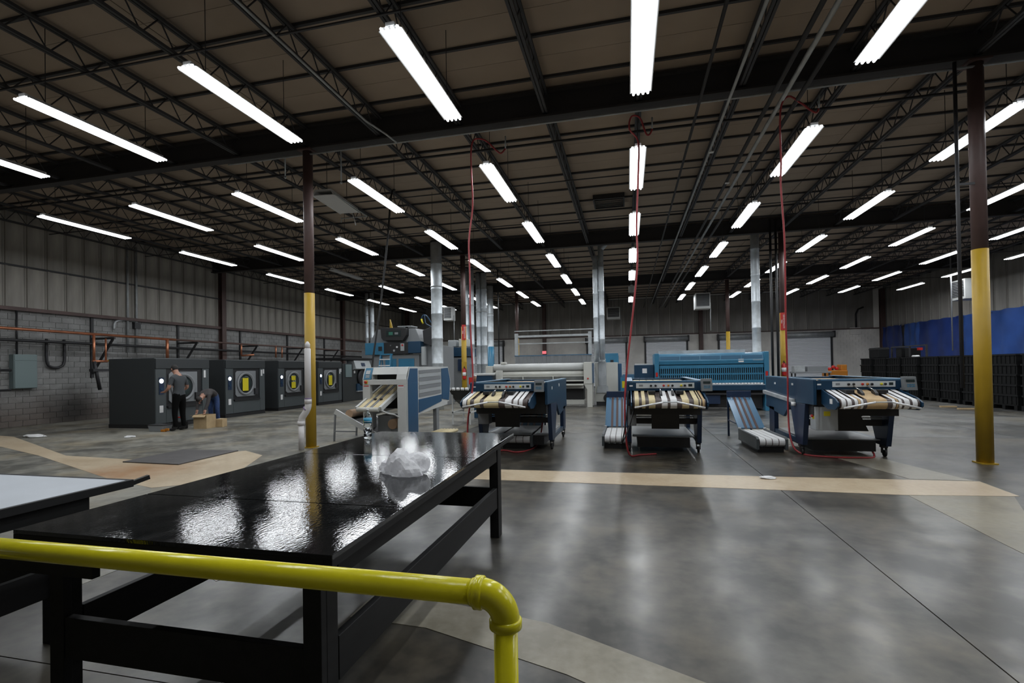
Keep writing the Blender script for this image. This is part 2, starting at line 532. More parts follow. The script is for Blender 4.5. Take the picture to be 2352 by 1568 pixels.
# roof vent seen between the joists
t = thing('ceiling_vent', 'dark louvred vent set in the roof above the second bay', 'vent', (-.5, 16.5, DECK-.06))
MB().box(-.5, .5, -.5, -.46, -.1, .05).box(-.5, .5, .46, .5, -.1, .05).box(-.5, -.46, -.46, .46, -.1, .05).box(.46, .5, -.46, .46, -.1, .05).build('frame', M['dark_steel'], t)
sl = None
for k in range(6):
    if sl is None: sl = MB().box(-.46, .46, -.045, .045, -.005, .005).build('slat', M['grey'], t)
    o = sl if k == 0 else again(sl, t, (0, 0, 0))
    o.location = (0, -.38+k*.152, -.06); o.rotation_euler = (.6, 0, 0)

# left wall: block below a brown rail, weathered panels above
wl = struct(box('wall_left', M['mortar'], None, XL-.25, XL-.02, YB, YF, 0, DECK+.05))
blk = MB().box(0, .02, .006, .394, .006, .194).build('block', M['cmu'], wl)
cells = [(c, r) for r in range(20) for c in range(-1, 104)]
cells.sort(key=lambda q: abs(q[0]*.4+YB-9.5)*.9+abs(q[1]*.2-1.6))
cells = [q for q in cells if q[0]*.4+YB+(q[1] % 2)*.2+.4 < YF and q[0]*.4+YB+(q[1] % 2)*.2 >= YB]
near = [q for q in cells if q[0]*.4+YB > 7.5]
first, rest = set(near[:290]), None
for k, q in enumerate(near[:290]):
    o = blk if k == 0 else again(blk, wl, (0, 0, 0))
    o.location = (XL-.02-random.random()*.003, q[0]*.4+YB+(q[1] % 2)*.2, q[1]*.2)
mb = MB()
for q in cells:
    if q in first: continue
    y, z = q[0]*.4+YB+(q[1] % 2)*.2, q[1]*.2
    mb.box(XL-.02, XL, y+.006, y+.394, z+.006, z+.194)
o = mb.build('far_blockwork', M['cmu'], wl); o['kind'] = 'stuff'
pl = None
for lo, hi in ((4.02, 5.40), (5.44, 7.2)):
    pmb = MB()
    prof = [(0, 0), (.05, 0), (.07, .035), (.13, .035), (.15, 0), (.60, 0), (.60, -.02), (0, -.02)]
    for k in range(int((YF-YB)/.61)):
        if k == 0:
            pl = MB().prism([(b, a) for a, b in prof], 'z', 0, hi-lo).build('wall_panel', M['wall_panel'], wl)
            pl.location = (XL, YB, lo)
        else: again(pl, wl, (XL, YB+k*.61, lo))
box('wall_rail', M['brown'], wl, XL, XL+.16, YB, YF, 3.90, 4.02)
box('wall_rail', M['black_steel'], wl, XL, XL+.05, YB, YF, 5.39, 5.45)
for y in (.1, 9.4, 20.75, 31.5):
    mb = MB().box(XL, XL+.04, y-.13, y+.13, 0, 7.1).box(XL+.04, XL+.2, y-.02, y+.02, 0, 7.1).box(XL+.2, XL+.24, y-.13, y+.13, 0, 7.1)
    mb.build('wall_post', M['brown'], wl)

# far wall: block with roller doors, dark panels above
wf = struct(box('wall_far', M['cmu_far'], None, XL, XR, YF+.02, YF+.3, 0, DECK+.05))
doors = [(-13.3, -10.6), (-4.7, -.15), (1.4, 4.66), (7.05, 9.72), (11.6, 15.0)]
doors = [(-13.3, -10.6), (-3.2, -.15), (1.5, 4.6), (7.1, 9.7), (11.7, 14.9)]
mb = MB()
for r in range(21):
    z = r*.2
    x = XL+(r % 2)*.2
    while x < XR-.4:
        if not any(a-.2 < x+.2 < b+.2 for a, b in doors):
            mb.box(x+.006, x+.394, YF, YF+.02, z+.006, z+.194)
        x += .4
o = mb.build('far_blockwork', M['cmu_far'], wf); o['kind'] = 'stuff'
pl = None
for k in range(int((XR-XL)/.9)):
    if pl is None:
        pl = MB().prism([(0, 0), (.06, 0), (.08, -.04), (.16, -.04), (.18, 0), (.88, 0), (.88, .02), (0, .02)], 'z', 0, 2.98).build('wall_panel', M['wall_panel_far'], wf)
        pl.location = (XL, YF, 4.22)
    else: again(pl, wf, (XL+k*.9, YF, 4.22))
box('wall_rail', M['brown'], wf, XL, XR, YF-.12, YF, 4.18, 4.26)
for x in (-19.5, -6.87, 5.71, 18.3):
    MB().box(x-.15, x+.15, YF-.04, YF, 0, 7.1).box(x-.02, x+.02, YF-.26, YF-.04, 0, 7.1).box(x-.15, x+.15, YF-.30, YF-.26, 0, 7.1).build('wall_post', M['brown'], wf)
MB().box(16.2, 16.9, YF-.1, YF, 3.8, 4.3).build('block_pier', M['cmu_far'], wf)
# roller doors
for i, (a, b) in enumerate(doors):
    d = struct(box('door_%d' % (i+1), M['dark_steel'], None, a-.14, a, YF-.10, YF, 0, 3.75))
    box('door_jamb', M['dark_steel'], d, b, b+.14, YF-.10, YF, 0, 3.75)
    prof = []
    z = .02
    while z < 3.7:
        prof += [(YF-.02, z), (YF-.05, z+.02), (YF-.05, z+.07), (YF-.02, z+.09)]
        z += .11
    prof += [(YF+.0, z), (YF+.0, .02)]
    MB().prism(prof, 'x', a, b).build('door_curtain', M['door'], d)
    MB().lathe([(.21, 0), (.21, b-a+.24)], (a-.12, YF-.26, 3.86), 14, 'x').build('door_drum', M['galv_dull'], d)
    MB().box(a-.2, a-.12, YF-.5, YF, 3.62, 4.10).box(b+.12, b+.2, YF-.5, YF, 3.62, 4.10).build('drum_bracket', M['dark_steel'], d)
    box('bottom_bar', M['dark_steel'], d, a, b, YF-.07, YF, 0, .06)

# right wall and wall behind the camera
wr = struct(box('wall_right', M['mortar'], None, XR, XR+.3, YB, YF, 0, DECK+.05))
mb = MB()
for r in range(11):
    y = YB+(r % 2)*.2
    while y < YF-.4:
        mb.box(XR-.02, XR, y+.006, y+.394, r*.2+.006, r*.2+.194); y += .4
o = mb.build('blockwork', M['cmu'], wr); o['kind'] = 'stuff'
pl = None
for k in range(int((YF-YB)/.9)):
    if pl is None:
        pl = MB().prism([(0, 0), (0, .06), (-.04, .08), (-.04, .16), (0, .18), (0, .88), (.02, .88), (.02, 0)], 'z', 0, 5.0).build('wall_panel', M['wall_panel_far'], wr)
        pl.location = (XR-.02, YB, 2.22)
    else: again(pl, wr, (XR-.02, YB+k*.9, 2.22))
wn = struct(box('wall_near', M['wall_panel_far'], None, XL, XR, YB-.3, YB, 0, DECK+.05))
for k, x in enumerate((XL, XL+12.8, XL+25.6)):
    box('wall_panel', M['wall_panel_far'], wn, x+.02, x+12.78, YB, YB+.03, .05, 7.1)

# ================================================================== steel columns
COLS = [(-6.92, 9.66, 3.45, 'brown steel column with yellow base beside the white plastic pipe'),
        (5.72, 9.69, 3.54, 'brown steel column with yellow base, nearest on the right side'),
        (-6.92, 20.3, 3.54, 'yellow-based column carrying a red sign among the silver ducts'),
        (5.72, 20.3, 3.61, 'yellow-based column carrying a red sign behind the right-hand folder'),
        (-6.92, 30.95, 3.6, 'far thin column with yellow base behind the cream ironer'),
        (5.72, 30.67, 3.62, 'far thin column with yellow base behind the blue ironer')]
cols = []
for x, y, yz, lab in COLS:
    t = thing('steel_column', lab, 'column', (x, y, 0), 0, 'steel columns')
    MB().lathe([(.107, yz), (.107, 6.65)], n=20).build('shaft', M['brown'], t)
    MB().lathe([(.112, .02), (.112, yz)], n=20).build('painted_base', M['yellow'], t)
    box('base_plate', M['yellow'], t, -.118, .118, -.118, .118, 0, .02)
    box('cap_plate', M['brown'], t, -.16, .16, -.16, .16, 6.63, 6.66)
    cols.append(t)

# ================================================================== fluorescent strip lights
ROW_X0, ROW_DX, LY0, LDY, LLEN, LZ = .274, 3.075, 5.526, 4.248, 2.366, 5.94
MISSING = {(0, 5)}
DEAD = {(-4, 3), (0, 5)}     # two fittings without light
ORD = ['first', 'second', 'third', 'fourth', 'fifth', 'sixth', 'seventh', 'eighth']
def rowname(i):
    return 'central row' if i == 0 else '%s row %s of centre' % (ORD[abs(i)-1], 'left' if i < 0 else 'right')
LAMP = bpy.data.lights.new('lamp_light', 'AREA')
LAMP.shape, LAMP.size, LAMP.size_y = 'RECTANGLE', .29, LLEN-.10
LAMP.energy, LAMP.color = LAMP_W, TUBE_COLOUR[:3]
def in_frame(x, y0, y1, z):
    for k in range(9):
        v = Vector((x, y0+(y1-y0)*k/8, z-CAM_H))
        d = v.dot(fwd)
        if d > .1 and 0 < 1176+FPX*v.dot(r2)/d < 2352 and 0 < 834-FPX*v.dot(u2)/d < 1568: return True
    return False
def make_light(lit):
    t = thing('strip_light', 'x', 'light', (0, 0, 0), 0, 'fluorescent strip lights under the roof')
    L = LLEN
    MB().prism([(-.06, .04), (.06, .04), (.06, .085), (-.06, .085)], 'y', .03, L-.03).build('housing', M['lamp_body'], t)
    MB().prism([(-.165, .0), (-.155, .0), (-.06, .038), (.06, .038), (.155, .0), (.165, .0), (.062, .05), (-.062, .05)], 'y', .05, L-.05).build('reflector', M['lamp_body'], t)
    if lit:
        a = bpy.data.objects.new('lamp_light', LAMP)
        COL.objects.link(a)
        a.parent, a.location = t, (0, L/2, -.022)
    lh = MB().box(-.125, .125, .03, .05, .0, .03).build('lamp_holder', M['lamp_body'], t)
    again(lh, t, (0, L-.08, 0))
    tb = MB().tube([(0, 0, 0), (0, .012, 0), (0, L-.012, 0), (0, L, 0)], [.012, .019, .019, .012], 8).build('tube', M['tube'] if lit else M['tube_off'], t)
    for k, x in enumerate((-.108, -.036, .036, .108)):
        o = tb if k == 0 else again(tb, t, (0, 0, 0))
        o.location = (x, 0, 0)
    hg = MB().tube([(0, .35, .085), (0, .35, DECK-LZ)], .006, 5).build('hanger', M['dark_steel'], t)
    again(hg, t, (0, L-.7, 0))
    return t
LP = {True: make_light(True), False: make_light(False)}
LK = {k: proto_list(v) for k, v in LP.items()}
used = {True: False, False: False}
for i in range(-5, 6):
    rank = {}
    for j in range(-1, 7):
        if in_frame(ROW_X0+i*ROW_DX, LY0+j*LDY, LY0+j*LDY+LLEN, LZ): rank[j] = len(rank)
    for j in range(-1, 7):
        x = ROW_X0+i*ROW_DX
        if j == -1 and abs(i) > 2: continue
        lit = (i, j) not in DEAD
        pos = ORD[rank[j]] if j in rank else None
        kind_ = 'bright four-tube' if lit else 'unlit grey'
        if pos: lab = '%s strip light, %s in view from the near end, %s' % (kind_, pos, rowname(i))
        else: lab = '%s strip light outside the picture, %s fitting of %s' % (kind_, ORD[j+1], rowname(i))
        loc = (x, LY0+j*LDY, LZ)
        if not used[lit]:
            used[lit] = True
            o = LP[lit]; o.location = loc; o['label'] = lab
        else: dup(LP[lit], LK[lit], loc, 0, lab)

# ================================================================== pipes and conduits under the roof
def run(name, label, cat, pts, r, m, n=8, group=None):
    return tag(MB().tube(pts, r, n).build(name, M[m]), label, cat, group)
run('sprinkler_pipe', 'thin dark pipe crossing the roof beside the first girder, with hose drops', 'pipe', [(-9, 9.62, 6.56), (9, 9.62, 6.56)], .022, 'galv_dull')
run('sprinkler_pipe', 'thin dark pipe crossing the roof just beyond the first girder', 'pipe', [(-19.5, 10.6, 6.62), (18, 10.6, 6.62)], .03, 'dark_steel')
for k, (x, z, lab) in enumerate(((1.35, 6.45, 'thin conduit running down the roof just right of the central lights'),
                                (1.86, 6.45, 'conduit with small white tags running down the roof right of centre'),
                                (2.56, 6.40, 'left pipe of the three close pipes along the roof'),
                                (2.76, 6.40, 'middle pipe of the three close pipes along the roof'),
                                (3.02, 6.38, 'right pipe of the three close pipes along the roof'))):
    run('conduit', lab, 'conduit', [(x, YB+.1, z), (x, 41.15, z)], .028 if k < 2 else .04, 'galv_dull' if k % 2 else 'dark_steel', group='conduits along the roof')
for x_, y_ in ((1.86, 11.35), (2.56, 13.4)):
    box('white_tag', M['sticker'], bpy.data.objects['conduit.001' if x_ < 2 else 'conduit.002'], x_-.05, x_+.05, y_, y_+.09, 6.33, 6.345)
run('conduit', 'thin dark conduit standing just left of the right-hand column', 'conduit', [(5.38, 9.6, 1.25), (5.38, 9.6, 6.7)], .028, 'dark_steel')
MB().box(.0, .24, -.008, .008, 4.6, 4.64).build('strap', M['dark_steel'], bpy.data.objects['conduit.005']).location = (5.38, 9.6, 0)
run('conduit', 'bent conduit leaving the joist by the first girder, left of centre', 'conduit', [(-5.05, 1.0, 6.72), (-5.05, 8.3, 6.72), (-4.98, 8.8, 6.66), (-4.75, 9.2, 6.55), (-4.6, 9.4, 6.44)], .02, 'galv_dull')
run('conduit', 'black vertical pipe, left of two beside the far ironer end', 'conduit', [(5.26, 20.0, 0), (5.26, 20.0, 7.1)], .045, 'black')
run('conduit', 'black vertical pipe, right of two beside the far ironer end', 'conduit', [(5.45, 20.0, 0), (5.45, 20.0, 7.1)], .045, 'black')
run('conduit', 'black drop pole hanging behind the cream ironer', 'conduit', [(-6.85, 26, 1.9), (-6.85, 26, 7.1)], .035, 'black')
run('conduit', 'grey conduit pair member on the left wall, nearer one', 'conduit', [(XL+.07, 15.96, 2.6), (XL+.07, 15.96, 7.0)], .045, 'galv_dull')
run('conduit', 'grey conduit pair member on the left wall, farther one', 'conduit', [(XL+.07, 16.33, 2.6), (XL+.07, 16.33, 7.0)], .045, 'galv_dull')
run('conduit', 'thin grey rod hanging by the right wall heater', 'conduit', [(15.6, 28.5, 2.2), (15.6, 28.5, 7.25)], .03, 'grey')
run('conduit', 'bent dark pipe above the rightmost roller door', 'conduit', [(16.6, YF-.12, 4.3), (16.6, YF-.12, 5.3), (16.75, YF-.12, 5.65), (17.1, YF-.12, 5.8)], .06, 'black')

# red air hoses that drop from the roof
def smooth_pts(pts, k=4):
    out = []
    P = [Vector(p) for p in pts]
    for i in range(len(P)-1):
        a, b, c, d = P[max(i-1, 0)], P[i], P[i+1], P[min(i+2, len(P)-1)]
        for s in range(k):
            u = s/k
            out.append(.5*((2*b)+(c-a)*u+(2*a-5*b+4*c-d)*u*u+(3*b-a-3*c+d)*u**3))
    out.append(P[-1])
    return out
def hose(label, pts, r=.017, fitting=None):
    t = thing('air_hose', label, 'hose', (0, 0, 0), 0, 'red air hoses')
    MB().tube(smooth_pts(pts), r, 8).build('hose', M['hose'], t)
    if fitting:
        MB().tube(fitting, .014, 8).build('drop_fitting', M['galv'], t)
    return t
hose('red air hose hanging to the left blue folder', [(-2.334, 9.629, 6.151), (-2.424, 9.619, 6.064), (-2.521, 9.619, 6.132), (-2.744, 9.600, 6.355), (-2.977, 9.600, 6.403), (-3.045, 9.581, 6.190), (-3.118, 9.8, 5.82), (-3.07, 9.7, 5.07), (-3.13, 9.6, 4.34), (-3.09, 9.5, 3.6), (-3.06, 9.4, 2.5), (-3.0, 9.32, 1.62), (-3.02, 9.3, 1.2), (-3.1, 9.25, .6), (-3.0, 9.2, .05), (-2.52, 9.75, .02), (-2.16, 9.575, .02), (-1.94, 10.31, .02), (-1.83, 10.5, .40), (-1.85, 10.6, .75)],
     fitting=[(-2.334, 9.648, 6.413), (-2.334, 9.629, 6.151)])
hose('red air hose hanging past the centre blue folder', [(0.532, 9.629, 6.180), (0.485, 9.619, 6.083), (0.417, 9.600, 6.102), (0.310, 9.600, 6.413), (0.155, 9.600, 6.452), (0.116, 9.581, 6.209), (.28, 9.8, 6.05), (.257, 9.4, 5.265), (.208, 9.35, 4.3), (.212, 9.3, 3.64), (.15, 9.3, 3.0), (.07, 9.3, 2.35), (-.02, 9.3, 1.62), (-.06, 9.3, 1.06), (-.06, 9.3, .5), (0, 9.4, .06), (.2, 9.6, .02), (.5, 9.75, .02)],
     fitting=[(0.538, 9.648, 6.413), (0.532, 9.629, 6.180)])
hose('red air hose hanging to the right blue folder and trailing on the floor', [(3.360, 9.629, 6.180), (3.316, 9.619, 6.112), (3.219, 9.600, 6.161), (3.059, 9.600, 6.316), (2.861, 9.600, 6.452), (2.735, 9.600, 6.190), (2.83, 9.95, 5.42), (2.83, 10, 5.02), (2.9, 10.1, 4.1), (2.93, 10.2, 3.3), (2.95, 10.3, 2.45), (3.02, 10.5, 1.4), (3.03, 10.55, .8), (3.03, 10.45, .28), (3.1, 10.2, .03), (3.45, 9.85, .02), (4.0, 9.85, .02), (4.25, 10.0, .02), (4.3, 10.3, .15)],
     fitting=[(3.385, 9.648, 6.413), (3.360, 9.629, 6.180)])
tag(MB().tube(smooth_pts([(-6.69, 13.5, 7.1), (-6.8, 13.45, 6.93), (-6.93, 13.4, 5.5), (-7.14, 13.4, 3.93), (-7.3, 13.35, 2.75), (-7.42, 13.3, 1.84), (-7.42, 13.3, 1.2)]), .028, 8).build('hanging_cable', M['rubber']), 'thick black cord hanging from the roof behind the white folder', 'cable')
tag(MB().tube(smooth_pts([(.0, 9.25, 1.25), (-.02, 9.22, .9), (-.08, 9.2, .5), (-.12, 9.22, .31), (.0, 9.3, .55), (.1, 9.6, .88)]), .012, 8).build('hanging_cable', M['rubber']), 'thin black cord looped at the left of the centre folder', 'cable')
# ================================================================== blue folders
BUTTONS = [(.26, 'black'), (.34, 'black'), (.48, 'red'), (.56, 'orange'), (.63, 'black'), (.78, 'sticker_yellow'), (.84, 'black')]
def folder(x0, wd, label, belts, panel, disp_x, chute, seed, ebox=False):
    """x0 left side, front beam at y 9.4; v runs away from the camera"""
    Y0 = 9.4
    t = thing('folding_machine', label, 'machine', (x0, Y0, 0), 0, 'blue folding machines')
    T = .05
    side = [(.0, .98), (.0, 1.41), (3.0, 1.41), (3.0, .73), (1.7, .62), (1.25, .93), (.55, .97)]
    for a in (0, wd-T):
        MB().prism(side, 'x', a, a+T).build('side_panel', M['blue'], t, .006)
    box('front_beam', M['blue'], t, T+.002, wd-T-.002, 0, .16, 1.24, 1.40, bevel=.006)
    box('rear_beam', M['blue'], t, T+.002, wd-T-.002, 2.86, 2.98, .9, 1.40, bevel=.006)
    for a, b in ((.0, .12), (wd-.12, wd)):
        MB().prism([(a, 1.412), (b, 1.412), (b, 1.424), (a, 1.424)], 'y', .01, 2.99).build('top_rail', M['pale_blue'], t)
    box('top_rail', M['pale_blue'], t, .12, wd-.12, .01, .14, 1.402, 1.422)
    # bed of belts on the top
    n = 7
    bw = (wd-.30)/n
    b0 = None
    for k in range(n):
        if b0 is None: b0 = MB().box(0, bw-.015, .18, 2.8, 1.352, 1.36).build('top_belt', M['belt_tan'] if belts[0] != 'F2' else M['belt_cream'], t)
        o = b0 if k == 0 else again(b0, t, (0, 0, 0))
        o.location = (.15+k*bw, 0, 0)
    box('inner_works', M['black'], t, T+.01, wd-T-.01, .2, 2.84, .78, 1.345)
    box('cross_bar', M['dark_steel'], t, T, wd-T, .72, .78, .55, .66)
    MB().tube([(.12, .66, .70), (wd-.12, .66, .70)], .012, 8).build('tie_rod', M['galv'], t)
    # control panel
    pu0, pl = panel
    cp_ = box('control_panel', M['panel_face'], t, pu0, pu0+pl, -.014, -.001, 1.288, 1.382)
    for f, c in BUTTONS:
        MB().lathe([(.0, 0), (.02, 0), (.02, -.02), (.014, -.026), (.0, -.026)], (pu0+f*pl, -.014, 1.335), 12, 'y').build('button', M[c], cp_)
    box('keypad', M['screen'], cp_, pu0+.90*pl, pu0+.965*pl, -.018, -.0141, 1.315, 1.36)
    box('maker_plate', M['grey'], cp_, pu0+.05*pl, pu0+.12*pl, -.018, -.0141, 1.32, 1.355)
    # display box on its bracket
    d = MB().prism([(-.20, 1.235), (-.09, 1.235), (-.06, 1.455), (-.15, 1.455)], 'x', disp_x, disp_x+.18).build('display_unit', M['display_grey'], t, .006)
    MB().prism([(-.174, 1.37), (-.166, 1.41), (-.168, 1.41), (-.176, 1.37)], 'x', disp_x+.03, disp_x+.15).build('screen', M['screen'], d)
    kp = None
    for r in range(2):
        for k in range(4):
            if kp is None: kp = MB().box(0, .018, -.004, .002, 0, .016).build('key', M['sky'], d)
            o = kp if (r, k) == (0, 0) else again(kp, d, (0, 0, 0))
            o.location = (disp_x+.04+k*.028, -.187+r*.006, 1.29+r*.028)
    MB().box(disp_x+.02, disp_x+.1, -.1, .02, 1.24, 1.27).build('bracket', M['grey'], t)
    # sloping infeed with its belts round a nose roller
    iu0, iu1 = belts[1]
    plate = [(.02, 1.25), (-.52, 1.135), (-.66, 1.07), (-.66, 1.01), (-.55, .945), (-.25, .93), (.02, 1.0)]
    for a in (iu0-.045, iu1+.02):
        MB().prism(plate, 'x', a, a+.025).build('infeed_plate', M['blue'], t, .004)
    MB().lathe([(.078, iu0), (.078, iu1)], (0, -.57, 1.045), 20, 'x').build('nose_roller', M['roller'], t)
    MB().prism([(.02, 1.215), (-.50, 1.105), (-.50, 1.0), (.02, 1.03)], 'x', iu0, iu1).build('infeed_bed', M['roller'], t)
    R = .083
    for a, b, c in belts[2]:
        ua, ub = iu0+a*(iu1-iu0), iu0+b*(iu1-iu0)
        path = [(.03, 1.243), (-.55, 1.045+R+.001)]
        for k in range(9):
            g = math.pi/2+.12+k*(math.pi-.12)/8
            path.append((-.57+R*math.cos(g), 1.045+R*math.sin(g)))
        path += [(-.35, .975), (-.2, .985)]
        outer = path
        inner = [(y, z-.004) if i < 2 else (-.57+(y+.57)*.955, 1.045+(z-1.045)*.955) if i < 11 else (y, z+.004) for i, (y, z) in enumerate(path)]
        mb = MB()
        m = len(outer)
        vs = [(ua, y, z) for y, z in outer]+[(ub, y, z) for y, z in outer]+[(ua, y, z) for y, z in inner]+[(ub, y, z) for y, z in inner]
        fs = [(i, i+1, m+i+1, m+i) for i in range(m-1)]
        fs += [(2*m+i+1, 2*m+i, 3*m+i, 3*m+i+1) for i in range(m-1)]
        fs += [(i+1, i, 2*m+i, 2*m+i+1) for i in range(m-1)]+[(m+i, m+i+1, 3*m+i+1, 3*m+i) for i in range(m-1)]
        mb.add(vs, fs, False)
        mb.build('infeed_belt', M[c], t)
    um = (iu0+iu1)/2
    # hanging clamps and chrome guide rods
    for s in (-.11, .09):
        c = MB().prism([(-.30, 1.17), (-.22, 1.20), (-.20, 1.25), (-.26, 1.26), (-.36, 1.20), (-.40, 1.09), (-.35, 1.08)], 'x', um+s-.022, um+s+.022).build('clamp', M['black'], t)
        MB().tube([(um+s, -.26, 1.25), (um+s, -.02, 1.30)], .008, 6).build('clamp_rod', M['chrome'], c)
        box('belt_gap', M['black'], t, um+s*2.4-.06, um+s*2.4+.06, -.30, -.0, 1.195, 1.247)
    MB().tube([(iu0+.02, -.71, .985), (um-.10, -.75, 1.08)], .016, 8).build('guide_rod', M['rod'], t)
    MB().tube([(um+.12, -.75, 1.085), (iu1-.02, -.71, .985)], .016, 8).build('guide_rod', M['rod'], t)
    MB().tube([(um-.10, -.75, 1.08), (um+.12, -.75, 1.085)], .009, 8).build('guide_link', M['galv'], t)
    # legs, rails, casters
    LW = .085
    for a in (.0, wd-LW):
        MB().prism([(.42, .97), (1.28, .93), (.95, .20), (.60, .20)], 'x', a, a+LW).build('leg', M['navy'], t, .006)
        box('leg', M['navy'], t, a, a+LW, 2.36, 2.74, .20, .76, bevel=.006)
        MB().box(a+.01, a+LW-.01, .6, 2.74, .20, .29).build('bottom_rail', M['blue'], t, .005)
        for v in (.78, 2.6):
            c = MB().box(a+.0, a+LW, v-.06, v+.06, .155, .2).box(a+.004, a+.016, v-.045, v+.02, .06, .16).box(a+LW-.016, a+LW-.004, v-.045, v+.02, .06, .16).build('caster', M['dark_steel'], t)
            MB().lathe([(.03, -.02), (.06, -.018), (.06, .018), (.03, .02)], (a+LW/2, v-.03, .06), 14, 'x').build('wheel', M['rubber'], c)
    box('tray', M['control_grey'], t, LW+.02, wd-LW-.02, .75, 2.4, .285, .30)
    box('drive_box', M['black'], t, .2, wd-.2, .70, 2.0, .09, .283)
    if chute:
        MB().prism([(.28, .82), (.33, .50), (.36, .50), (.5, .82)], 'x', um-.25, um+.25).build('chute', M['black'], t)
    else:
        MB().prism([(um-.35, .88), (um+.15, .88), (um+.32, .48), (um-.20, .48)], 'y', .5, .54).build('chute', M['black'], t)
    if ebox:
        e = box('electric_box', M['control_grey'], t, .07, .42, .14, .40, .53, .935, bevel=.006)
        box('warning_label', M['sticker_yellow'], e, .2, .3, .136, .14, .78, .86)
        box('isolator_plate', M['sticker_yellow'], e, .066, .07, .2, .3, .72, .82)
        MB().lathe([(.025, 0), (.025, -.03)], (.066, .25, .77), 10, 'x').build('isolator_knob', M['red'], e)
    # stickers
    box('sticker', M['sticker'], t, .06, .12, -.004, 0, 1.32, 1.345)
    return t
F1 = folder(-3.09, 1.57, 'blue folding machine with white and cream infeed belts, left of three',
       ('F1', (.06, 1.30), [(.0, .06, 'belt_white'), (.075, .12, 'belt_cream'), (.18, .27, 'belt_cream'), (.33, .56, 'belt_cream'), (.66, .76, 'belt_white'), (.79, .855, 'belt_white'), (.875, .93, 'belt_white')]),
       (.30, .95), 1.34, True, 1)
F2 = folder(-.034, 1.39, 'blue folding machine with cream infeed belts and bright buttons, centre of three',
       ('F2', (.12, 1.30), [(.02, .08, 'belt_cream'), (.12, .17, 'belt_cream'), (.22, .31, 'belt_cream'), (.40, .48, 'belt_white'), (.52, .61, 'belt_white'), (.68, .775, 'belt_cream'), (.84, .90, 'belt_cream'), (.92, .935, 'belt_cream'), (.955, .985, 'belt_tan')]),
       (.18, 1.02), 1.30, True, 2)
F3 = folder(3.1, 1.42, 'blue folding machine with tan centre belt and side shelf, right of three',
       ('F3', (.17, 1.25), [(.015, .07, 'belt_white'), (.09, .145, 'belt_white'), (.185, .225, 'belt_white'), (.232, .26, 'belt_tan'), (.265, .295, 'belt_white'), (.345, .60, 'belt_tan'), (.665, .70, 'belt_white'), (.71, .735, 'belt_tan'), (.745, .78, 'belt_white'), (.81, .875, 'belt_white'), (.91, .97, 'belt_white')]),
       (.29, .93), 1.27, False, 3, True)
# extra fittings that only one of them shows
MB().prism([(.95, .95), (3.02, 1.02), (3.02, 1.10), (.95, 1.02)], 'x', -.06, -.001).build('side_shelf', M['galv_dull'], F3, .004)
box('sticker', M['sticker'], F3, -.004, 0, 1.05, 1.15, 1.28, 1.32)
box('sticker', M['sticker'], F3, -.004, 0, 2.2, 2.3, 1.26, 1.30)
MB().lathe([(.045, -.035), (.045, .035)], (-.03, .95, .93), 10, 'z').build('plug_socket', M['sticker'], F3)
box('infeed_sticker', M['sticker'], F3, .118, .124, -.46, -.36, 1.03, 1.11)
box('sticker', M['sticker'], F1, 1.57, 1.574, .55, .62, 1.25, 1.31)
box('sticker', M['sticker'], F1, 1.57, 1.574, 1.6, 1.68, 1.27, 1.34)
box('motor_box', M['grey'], F1, .05, .28, .35, .62, .55, .92, bevel=.006)
box('gear_cover', M['roller'], F1, 1.36, 1.5, .30, .36, .86, .96)
box('motor_box', M['grey'], F2, .02, .18, .35, .60, .55, .93, bevel=.006)
box('warning_label', M['sticker_yellow'], F2, .09, .14, .346, .35, .84, .88)
MB().lathe([(.0, -.006), (.025, -.005), (.025, 0)], (1.0, .30, .80), 10, 'y').build('gauge', M['sticker'], F2)

# coffee cup on the left folder
t = thing('paper_cup', 'brown paper cup with white lid standing on the left blue folder', 'cup', (-3.03, 9.52, 1.424))
MB().lathe([(.030, 0), (.042, .12)], n=16).build('cup', M['coffee'], t)
MB().lathe([(.044, .12), (.044, .132), (.038, .15), (.0, .15)], n=16).build('lid', M['sticker'], t)

